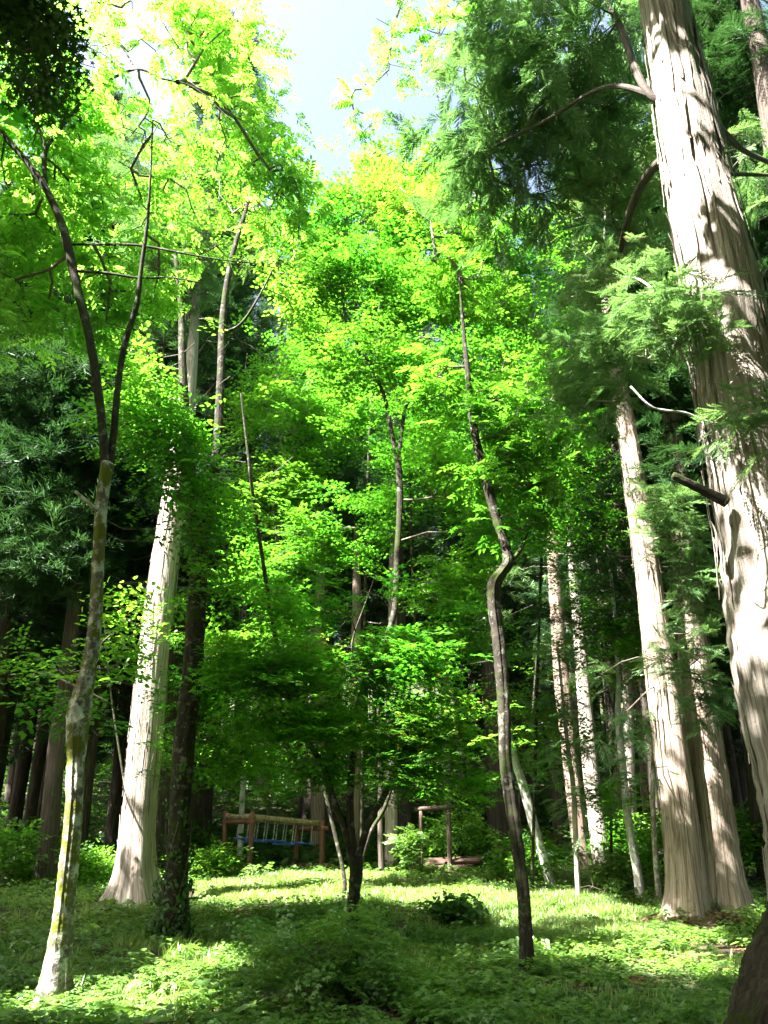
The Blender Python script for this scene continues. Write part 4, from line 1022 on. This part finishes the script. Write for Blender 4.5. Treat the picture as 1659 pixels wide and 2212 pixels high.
shade = [(-9, 2.4, -9, 2.4, 13.5, 3.3, 9.5), (-5, 1.4, -5, 2.4, 13, 3.0, 9.5), (-2.4, -1, -1.2, 2.0, 13, 2.8, 9.8), (4.2, -.6, 3.2, 1.6, 13, 2.9, 9.8), (-9.5, 7.2, -9.5, 7.2, 14, 3.2, 10), (-13, 4, -13, 4, 16, 3.6, 11),
         (-4.6, -.5, -3.4, 5.2, 17.5, 2.8, 14.2), (-6.5, -2.5, -6.5, -2.5, 13, 3.2, 9.5), (-1.5, -4.5, -1.5, -3, 13, 3.0, 9.5), (-14.5, 11.5, -14.5, 11.5, 18, 3.3, 12.5), (-10.5, 9.0, -9.5, 9.5, 19, 2.6, 15), (4.5, -3, 4.5, -2, 13, 3, 9), (-3.2, .2, -2.2, 4.0, 13.5, 2.2, 11), (1.6, -2.2, 1.0, 3.8, 14, 2.1, 11.6),
         (8.5, -3, 8.5, -3, 14, 3.6, 9), (10.5, 4, 10.5, 4, 15, 3.4, 9.5), (0, -9, 0, -9, 14, 4, 9), (7, -8, 7, -8, 14, 4, 9), (-7, -9, -7, -9, 14, 4, 9), (2.5, .2, 4.5, 2.0, 13, 2.4, 10.5), (-7.5, 3.5, -5.9, 6.5, 14.5, 2.6, 11.6)]
for i, s_ in enumerate(shade):
    shade_tree(*s_, 200 + i, 420, 'unseen broadleaf tree added beside the camera to shade the clearing')

# ------------------------------------------------------------------ the wooden play frame with hanging steps
def log_between(a, b, r, k=14):
    a = np.array(a, float); b = np.array(b, float); n = 7
    path = np.linspace(a, b, n); rad = np.full(n, r) * (1 + rs.randn(n) * .02)
    ends = nrm(b - a) * .004
    path = np.vstack([path[0] - ends, path, path[-1] + ends]); rad = np.concatenate([[r * .25], rad, [r * .25]])
    pr = np.column_stack([path, rad])
    c = pr[:, :3]; tang = nrm(np.gradient(c, axis=0)); ref = np.array([0, 0, 1.0]) if abs(tang[0][2]) < .8 else np.array([1.0, 0, 0])
    y = nrm(np.cross(tang, np.tile(ref, (len(c), 1)))); x = np.cross(tang, y); an = np.arange(k) * 2 * pi / k
    V = (c[:, None] + x[:, None] * (np.cos(an)[None, :, None] * rad[:, None, None]) + y[:, None] * (np.sin(an)[None, :, None] * rad[:, None, None])).reshape(-1, 3)
    i = np.arange(len(c) - 1)[:, None] * k; j = np.arange(k)[None]; j2 = (j + 1) % k
    Q = np.stack([i + j, i + j2, i + j2 + k, i + j + k], -1).reshape(-1, 4)
    jj = np.arange(1, k - 2, 2)
    e1 = np.stack([np.zeros_like(jj), jj + 2, jj + 1, jj], 1); b0 = (len(c) - 1) * k
    e2 = np.stack([np.full_like(jj, b0), b0 + jj, b0 + jj + 1, b0 + jj + 2], 1)
    return V, np.vstack([Q, e1, e2]), np.full(len(V), .5)
def chain_links(a, b, n, r=.004):
    """A hanging chain: oval links turned a quarter each."""
    a = np.array(a); b = np.array(b); dv = (b - a) / n; t_ = nrm(dv); s1 = nrm(np.cross(t_, [.3, .9, .1])); s2 = np.cross(t_, s1); out = []
    L = np.linalg.norm(dv)
    for i in range(n):
        s = s1 if i % 2 else s2; c = a + dv * (i + .5)
        ring = [c + t_ * cos(q) * L * .66 + s * sin(q) * L * .32 for q in np.linspace(0, 2 * pi, 9)]
        out.append(sticks(ring[:-1], ring[1:], np.full(8, r), np.full(8, r), 4))
    return join(out)
FL = P(538, 1888, 24.0); FR = P(694, 1897, 25.6); BL = P(480, 1888, 25.0); BR = P(638, 1897, 26.6)
pf = empty('play_frame', gpt((FL + FR) / 2), 'wooden log climbing frame with blue steps hanging on chains in the clearing', 'climbing frame')
def top_of(p, v): return P(0, v, p[1])[2]
zt = 2.0 + float(gh(0, 25)) - .1
tops = {}
for nm, q, vt in (('FL', FL, 1752), ('FR', FR, 1772), ('BL', BL, 1752), ('BR', BR, 1790)):
    zg = float(gh(q[0], q[1])); zz_ = top_of(q, vt); tops[nm] = zz_
    V, Q, _ = log_between((q[0], q[1], zg - .3), (q[0], q[1], zz_), .07)
    mesh('post', V, Q, M['post'], pf, smooth=True)
zb = P(0, 1775, 24.0)[2]; zb2 = P(0, 1790, 25.6)[2]
def at(q, z): return np.array([q[0], q[1], z])
ex = nrm(BL - FL)
V, Q, _ = log_between(at(BL, zb) + ex * .12, at(FL, zb) - ex * .12 + [0, -.0, 0], .065); mesh('cross_bar', V, Q, M['post'], pf, smooth=True)
V, Q, _ = log_between(at(BR, zb2) + ex * .12, at(FR, zb2) - ex * .2, .065); mesh('cross_bar', V, Q, M['post'], pf, smooth=True)
ey = nrm(FR - FL)
V, Q, _ = log_between(at(FL, zb + .14) - ey * .1 + ex * .16, at(FR, zb2 + .14) + ey * .15 + ex * .16, .08); b1 = mesh('long_beam', V, Q, M['log'], pf, smooth=True)
V, Q, _ = log_between(at(BL, zb + .14) - ey * .1 - ex * .16, at(BR, zb2 + .14) + ey * .15 - ex * .16, .08); mesh('long_beam', V, Q, M['log'], pf, smooth=True)
zg = float(gh(FR[0], FR[1]))
V, Q, _ = log_between(at(BR, zg + .12) + ex * .15, at(FR, zg + .12) - ex * .25, .075); mesh('base_log', V, Q, M['post'], pf, smooth=True)
for i in range(7):
    f = .1 + .8 * i / 6
    A_ = FL + (FR - FL) * f + ex * .18; B_ = BL + (BR - BL) * f - ex * .18
    zc_ = zb + (zb2 - zb) * f + .1; zs = zc_ - .52 - .06 * (i % 3 == 1)
    V, Q, _ = log_between((A_[0] - ex[0] * .1, A_[1] - ex[1] * .1, zs), (B_[0] + ex[0] * .1, B_[1] + ex[1] * .1, zs), .022, 10); mesh('hanging_step', V, Q, M['blue'], pf, smooth=True)
    for q in (A_, B_):
        V, Q, _ = chain_links((q[0] + ey[0] * .05, q[1] + ey[1] * .05, zc_), (q[0], q[1], zs + .01), 12, .0055)
        mesh('chain', V, Q, M['chain'], pf)
# --- the tall bar frame beyond it
A_ = P(910, 1902, 24.5); B_ = P(973, 1902, 24.5)
bf = empty('bar_frame', gpt((A_ + B_) / 2), 'tall narrow weathered wooden bar frame of two posts and a top rail', 'climbing frame')
ztp = P(0, 1750, 24.5)[2]
for q in (A_, B_):
    V, Q, _ = log_between((q[0], q[1], float(gh(q[0], q[1])) - .3), (q[0], q[1], ztp), .07); mesh('post', V, Q, M['oldwood'], bf, smooth=True)
V, Q, _ = log_between((A_[0] - .16, A_[1] - .02, ztp + .02), (B_[0] + .16, B_[1] - .02, ztp + .08), .06); mesh('top_rail', V, Q, M['oldwood'], bf, smooth=True)
# --- stack of rotting timbers under the bar frame
lp = P(968, 1895, 25.4)
for i in range(6):
    o_ = log_between((-.85 + .05 * i + rs.uniform(-.1, .1), 0, 0), (.85 + rs.uniform(-.15, .25), rs.uniform(-.08, .08), .06), .065, 12)
    rootp = np.array([lp[0] + .02 * i, lp[1] + .13 * (i % 3) + .06 * (i > 2), float(gh(lp[0], lp[1])) + .07 + .11 * (i // 3) + .045 * (i % 3)])
    lo_ = mesh('old_log', np.asarray(o_[0]) + rootp, o_[1], M['redwood'], None, smooth=True, origin=rootp)
    tag(lo_, 'dark reddish ' + ['front', 'middle', 'rear'][i % 3] + ' log in the ' + ['bottom', 'top'][i // 3] + ' layer of the pile under the bar frame', 'log', 'old logs piled under the bar frame')

# ------------------------------------------------------------------ low plants
def scatter(n, y0, y1, pw, fx=.56, ex=1.5):
    u = rs.rand(n); a = 1 - pw
    y = (y0 ** a + u * (y1 ** a - y0 ** a)) ** (1 / a)
    x = (rs.rand(n) * 2 - 1) * (y * fx + ex)
    return x, y
def patchy(x, y, s=1.0, ph=0.0):
    return (np.sin(x * 1.7 * s + ph) * np.cos(y * 1.3 * s + ph * 2) + np.sin(x * .63 * s - y * .9 * s + ph) + .6 * np.sin(x * 3.7 * s + y * 2.9 * s)) / 2.6
def stuff(name, kind, mat, x, y, z, sc, hz=.15, roll=.25, clump=None):
    n = len(x); a = rs.uniform(0, 2 * pi, n)
    h = np.column_stack([np.cos(a), np.sin(a), rs.randn(n) * hz])
    V, Q, r_ = place(kind, np.column_stack([x, y, z]), h, sc, roll, clump if clump is not None else np.clip(.5 + .5 * patchy(x, y, .7, 2), 0, 1))
    tag(mesh(name, V, Q, mat, None, r_), {'herb': 'low leafy herbs covering the forest floor', 'grass': 'short bright grass growing across the clearing', 'seedling': 'tree seedlings among the ground plants'}.get(kind, 'dead brown leaves lying on the forest floor'), 'ground plants', kind='stuff')
def in_gap(x, y):                   # grassy sun patches, their brightness partly put into the pale grass colour
    m = np.zeros(len(x), bool)
    for (cx, cy_, rx, ry) in lit_ground[:5]:
        m |= ((x - cx) / rx) ** 2 + ((y - cy_) / ry) ** 2 < 1.1
    return m
x = rs.uniform(-9, 9, 60000); y = rs.uniform(13, 27, 60000); k = in_gap(x, y); x, y = x[k], y[k]
stuff('clearing_grass', 'grass', M['grass'], x, y, gh(x, y) - .01, rs.uniform(.5, .95, len(x)))
x, y = scatter(44000, 4.6, 40, 1.35)
k = (patchy(x, y, 1, 0) > -.42) & ((~in_gap(x, y)) | (rs.rand(len(x)) < .35)); x, y = x[k], y[k]
stuff('ground_herbs', 'herb', M['herb'], x, y, gh(x, y) - .01, rs.uniform(.65, 1.15, len(x)) * np.interp(y, [4, 12, 22, 35], [.62, .8, 1.1, 2.0]))
x, y = scatter(9000, 4.6, 30, 1.3)
k = patchy(x, y, 1.3, 3) > -.1; x, y = x[k], y[k]
stuff('ground_seedlings', 'seedling', M['herb'], x, y, gh(x, y) + rs.uniform(.05, .22, len(x)), rs.uniform(.7, 1.3, len(x)) * np.interp(y, [4, 12, 30], [.8, 1, 1.5]), .2)
x, y = scatter(9000, 4.6, 24, 1.2)
k = patchy(x, y, .8, 5) > .05; x, y = x[k], y[k]
stuff('grass', 'grass', M['grass'], x, y, gh(x, y) - .01, rs.uniform(.5, 1.1, len(x)))
x, y = scatter(7000, 4.6, 14, 1.4)
k = patchy(x, y, 1.1, 1) < .3; x, y = x[k], y[k]
V, Q, r_ = place('herb', np.column_stack([x, y, gh(x, y) - .0]), np.column_stack([np.cos(x * 99), np.sin(x * 99), 0 * x]), np.full(len(x), .55), .2)
V[:, 2] = V[:, 2] * .35 + .65 * gh(V[:, 0], V[:, 1]) + .01
tag(mesh('dead_leaves', V, Q, M['litter'], None, r_), 'dead brown leaves scattered between the green plants', 'ground litter', kind='stuff')
x, y = scatter(420, 4.6, 13, 1.2)
k = (patchy(x, y, 1.5, 2) > .1) & ~in_gap(x, y); x, y = x[k], y[k]
n = len(x) * 3; bx_ = np.repeat(x, 3) + rs.randn(n) * .05; by_ = np.repeat(y, 3) + rs.randn(n) * .05; a_ = rs.uniform(0, 6.28, n)
V, Q, r_ = place('big', np.column_stack([bx_, by_, gh(bx_, by_) + .16]), np.column_stack([np.cos(a_), np.sin(a_), rs.uniform(-.1, .3, n)]), rs.uniform(.4, .75, n), .3)
tag(mesh('broad_leaved_herbs', V, Q, M['herb'], None, r_), 'clumps of broader leaves standing above the ground plants', 'ground plants', kind='stuff')
n = 500; x, y = scatter(n, 4.6, 16, 1.2); a_ = rs.uniform(0, 6.28, n); L_ = rs.uniform(.08, .4, n)
p0_ = np.column_stack([x, y, gh(x, y) + rs.uniform(.02, .12, n)]); p1_ = p0_ + np.column_stack([np.cos(a_) * L_, np.sin(a_) * L_, rs.uniform(-.02, .04, n)])
V, Q, r_ = sticks(p0_, p1_, np.full(n, .006), np.full(n, .003), 5)
tag(mesh('fallen_twigs', V, Q, M['twig'], None), 'small fallen twigs caught in the ground plants', 'twigs', kind='stuff')
# thick undergrowth at the far side of the clearing and under the crowd of cedars
n = 26000
x = rs.uniform(-42, 42, n); y = 26 + 58 * rs.rand(n) ** 1.3; k = (np.abs(x) < y * .58); x, y = x[k], y[k]
edge = sstep(25.5, 30, y + 2 * np.abs(patchy(x, y, .5)))
z = gh(x, y) + rs.rand(len(x)) * (.8 + .7 * (patchy(x, y, .5, 4))) * edge + .1
V, Q, r_ = place('big', np.column_stack([x, y, z]), np.column_stack([rs.randn(len(x)), rs.randn(len(x)), rs.randn(len(x)) * .25]), rs.uniform(.9, 1.7, len(x)), .4, np.clip(.5 + .5 * patchy(x, y, 1, 2), 0, 1))
tag(mesh('undergrowth', V, Q, M['ivy'], None, r_), 'dense leafy undergrowth below the cedars behind the clearing', 'undergrowth', kind='stuff')

# ferns
GF = 'ferns on the forest floor'
protof = []
for i in range(3):
    t_ = TPL['fern'][i]
    protof.append(mesh('fern', t_.v, t_.q, M['herb'], None, rs.rand(t_.k + 1)[t_.l], origin=(0, 0, 0)))
fpos = [(360, 2010, 'fern at the foot of the ivy-clad tree'), (330, 2035, 'small fern left of the ivy-clad tree'), (1170, 2120, 'fern right of the foot of the kinked tree'), (1215, 2070, 'tall soft fern in the shade right of the kinked tree'), (1060, 2010, 'fern left of the kinked tree'), (560, 2100, 'fern in the dappled light left of the foreground sapling'),
        (500, 2130, 'fern close to the camera left of the bottom centre'), (930, 2080, 'fern in the dark shade right of the foreground sapling'), (880, 2040, 'fern just right of the maple foot'), (620, 2000, 'fern left of the maple foot at the edge of the shade'), (300, 2120, 'fern right of the nearest mossy tree'), (1350, 2110, 'fern in the shade below the twin cedar'), (1450, 2150, 'fern near the flared root of the huge cedar'),
        (120, 2040, 'fern behind the nearest mossy tree'), (60, 2100, 'fern at the left edge near the nearest tree'), (730, 2060, 'fern in front of the maple foot'), (990, 2160, 'fern near the bottom edge right of the centre')]
for i, (u, v, lab) in enumerate(fpos):
    q = G(u, v); o = protof[i] if i < 3 else protof[i % 3].copy()
    if i >= 3: C.objects.link(o)
    s_ = rs.uniform(.6, 1.0); o.location = (q[0], q[1], float(gh(q[0], q[1])) - .01); o.scale = (s_,) * 3; o.rotation_euler = (0, 0, rs.uniform(0, 6))
    tag(o, lab, 'fern', GF)
# shrubs, each with its own stems
def shrub(name, label, u, v, w_, h_, kind, mat, n, sc, per=3, spread=.12):
    q = G(u, v); e = empty(name, gpt(q), label, 'shrub'); g0 = np.array(e.location)
    pts = rs.randn(n, 3); pts = pts / np.linalg.norm(pts, axis=1, keepdims=True) * rs.rand(n, 1) ** .4
    pts = g0 + [0, 0, h_ * .55] + pts * [w_ / 2, w_ / 2, h_ * .48]
    stems = []
    for k in range(4):
        a = rs.uniform(0, 6.28); stems.append(np.array([g0 + [0, 0, -.05], g0 + [cos(a) * w_ * .1, sin(a) * w_ * .1, h_ * .3], g0 + [cos(a) * w_ * .22, sin(a) * w_ * .22, h_ * .6]]))
    V, Q, U = join_uv([tube(s_, np.array([.012, .009, .006]), k=6, step=4) for s_ in stems])
    mesh('stems', V, Q, M['twig'], e, smooth=True)
    foliage(e, kind, M[mat], [(s_, .3) for s_ in stems], None, per=per, scale=sc, spread=spread, pts=pts, cl=rs.rand(n), leak=1, crown='leaves', twr=.0025)
shrub('maple_sapling', 'bushy foreground maple sapling below the centre maple', 700, 2170, 1.35, .78, 'maple', 'herb', 80, .72, 4)
shrub('maple_sapling', 'second lower maple sapling behind the foreground one', 640, 2085, 1.0, .35, 'maple', 'herb', 40, .7, 4)
shrub('maple_sapling', 'sapling at the bottom edge right of the foreground sapling', 800, 2160, .8, .5, 'maple', 'herb', 30, .7, 4)
shrub('leafy_plant', 'dark broad leaved plant mound left of the kinked tree', 990, 2005, 1.1, .42, 'ivy', 'ivy', 50, 1.8, 4)
shrub('leafy_plant', 'broad pale leaved plant at the right edge beside the twin cedar roots', 1645, 2025, .5, .5, 'round', 'herb', 16, 1.1)
shrub('leafy_plant', 'small plant between the feet of the kinked tree and the right ferns', 1170, 2085, .6, .25, 'big', 'herb', 10, .5)
shrub('leafy_bush', 'round bright bush lit by the sun behind the slim pale trees', 1335, 1925, .9, .75, 'round', 'herb', 40, 1.1, 4)
shrub('leafy_bush', 'low yellowish bush beside the young cedar', 1290, 1945, 1.3, .5, 'round', 'herb', 36, 1.0, 4)
shrub('leafy_bush', 'sunlit tall herb clump right of the straight cedar', 888, 1895, .9, 1.2, 'big', 'herb', 36, .7, 4)
shrub('leafy_bush', 'shaded bush between the play frame and the ivy-clad tree', 450, 1900, 1.6, .8, 'round', 'round', 50, 1.3, 4)
shrub('leafy_bush', 'leafy clump in front of the play frame left post', 560, 1905, .9, .42, 'big', 'herb', 24, .6, 4)
shrub('leafy_bush', 'shaded bush left of the pale cedar roots', 200, 1920, 1.4, .9, 'round', 'round', 50, 1.2, 4)
shrub('leafy_bush', 'dark bush at the far left edge of the clearing', 20, 1905, 2.2, 1.3, 'round', 'round', 70, 1.4, 4)
shrub('leafy_bush', 'green bush behind the leaning pale tree', 1150, 1900, 1.8, 1.1, 'round', 'round', 60, 1.4, 4)
shrub('leafy_bush', 'green bush right of the smooth grey-white cedar', 1345, 1885, 2.2, 1.7, 'round', 'round', 80, 1.6, 4)
shrub('leafy_bush', 'leafy bush between the slim stem and the twin cedar', 1450, 1900, 1.8, 1.6, 'round', 'round', 70, 1.4, 4)
shrub('leafy_bush', 'leafy bush at the right edge behind the twin cedar', 1610, 1900, 2.0, 1.8, 'round', 'round', 80, 1.5, 4)
shrub('leafy_bush', 'leafy bush in the shade behind the bar frame', 985, 1878, 2.6, 1.6, 'round', 'round', 80, 1.6, 4)

# mound of roots under the twin cedar
q = G(1540, 2010)
n = 44; an = np.linspace(0, 2 * pi, n, endpoint=False); rings = []
for fr, hh in ((1.0, -.12), (.85, .05), (.62, .16), (.35, .24), (.05, .3)):
    w1 = 1 + .16 * np.sin(an * 3 + 1) + .1 * np.sin(an * 7 + 2) + .06 * np.sin(an * 13)
    rings.append(np.column_stack([q[0] + np.cos(an) * 1.3 * fr * w1, q[1] + .3 + np.sin(an) * 1.1 * fr * w1, gh(q[0], q[1]) + hh + .03 * np.sin(an * 9 + fr * 8)]))
V = np.vstack(rings); i = np.arange(4)[:, None] * n; j = np.arange(n)[None]; j2 = (j + 1) % n
Q = np.stack([i + j, i + j2, i + j2 + n, i + j + n], -1).reshape(-1, 4)
tag(mesh('root_mound', V, Q, M['redwood'], None, smooth=True), kind='structure')
n = 900; a_ = rs.uniform(0, 6.28, n); r_ = rs.rand(n) ** .6 * 1.5
lx, ly = q[0] + np.cos(a_) * r_, q[1] + .25 + np.sin(a_) * r_ * .9
lz = gh(q[0], q[1]) + np.interp(r_, [0, .45, .8, 1.1, 1.35, 1.5], [.32, .26, .18, .08, -.02, .0])
V, Q, rr_ = place('seedling', np.column_stack([lx, ly, np.maximum(lz, gh(lx, ly)) + .02]), np.column_stack([np.cos(a_ * 7), np.sin(a_ * 7), 0 * a_]), np.full(n, .5), .5)
tag(mesh('dead_leaves', V, Q, M['litter'], None, rr_), 'dead leaves and twigs heaped over the roots of the twin cedar', 'ground litter', kind='stuff')
k = rs.rand(n) < .16
V, Q, rr_ = place('herb', np.column_stack([lx, ly, np.maximum(lz, gh(lx, ly)) + .01])[k], np.column_stack([np.cos(a_ * 5), np.sin(a_ * 5), 0 * a_])[k], np.full(int(k.sum()), .9), .3)
tag(mesh('ground_herbs', V, Q, M['herb'], None, rr_), 'small herbs growing on the root mound of the twin cedar', 'ground plants', kind='stuff')
# stones by the leaning tree
for k, (u, v, r0, lab) in enumerate([(1440, 1905, .1, 'small pale stone beside the left foot of the twin cedar'), (590, 1898, .13, 'pale mossy stone in front of the play frame'), (735, 1890, .12, 'pale stone left of the centre maple bole')]):
    q = G(u, v); a = np.linspace(0, 2 * pi, 14, endpoint=False); rings = []
    for ph in np.linspace(-.6, 1.5, 7):
        rr = r0 * cos(ph) * (1 + .15 * np.sin(a * 2 + k) + .08 * np.sin(a * 5)); rings.append(np.column_stack([q[0] + np.cos(a) * rr * 1.3, q[1] + np.sin(a) * rr, np.full(14, float(gh(q[0], q[1])) + r0 * .75 * (sin(ph) + .4))]))
    V = np.vstack(rings); i = np.arange(6)[:, None] * 14; j = np.arange(14)[None]; j2 = (j + 1) % 14
    Q = np.stack([i + j, i + j2, i + j2 + 14, i + j + 14], -1).reshape(-1, 4)
    tag(mesh('stone', V, Q, M['stone'], None, smooth=True), lab, 'stone', 'stones in the clearing')
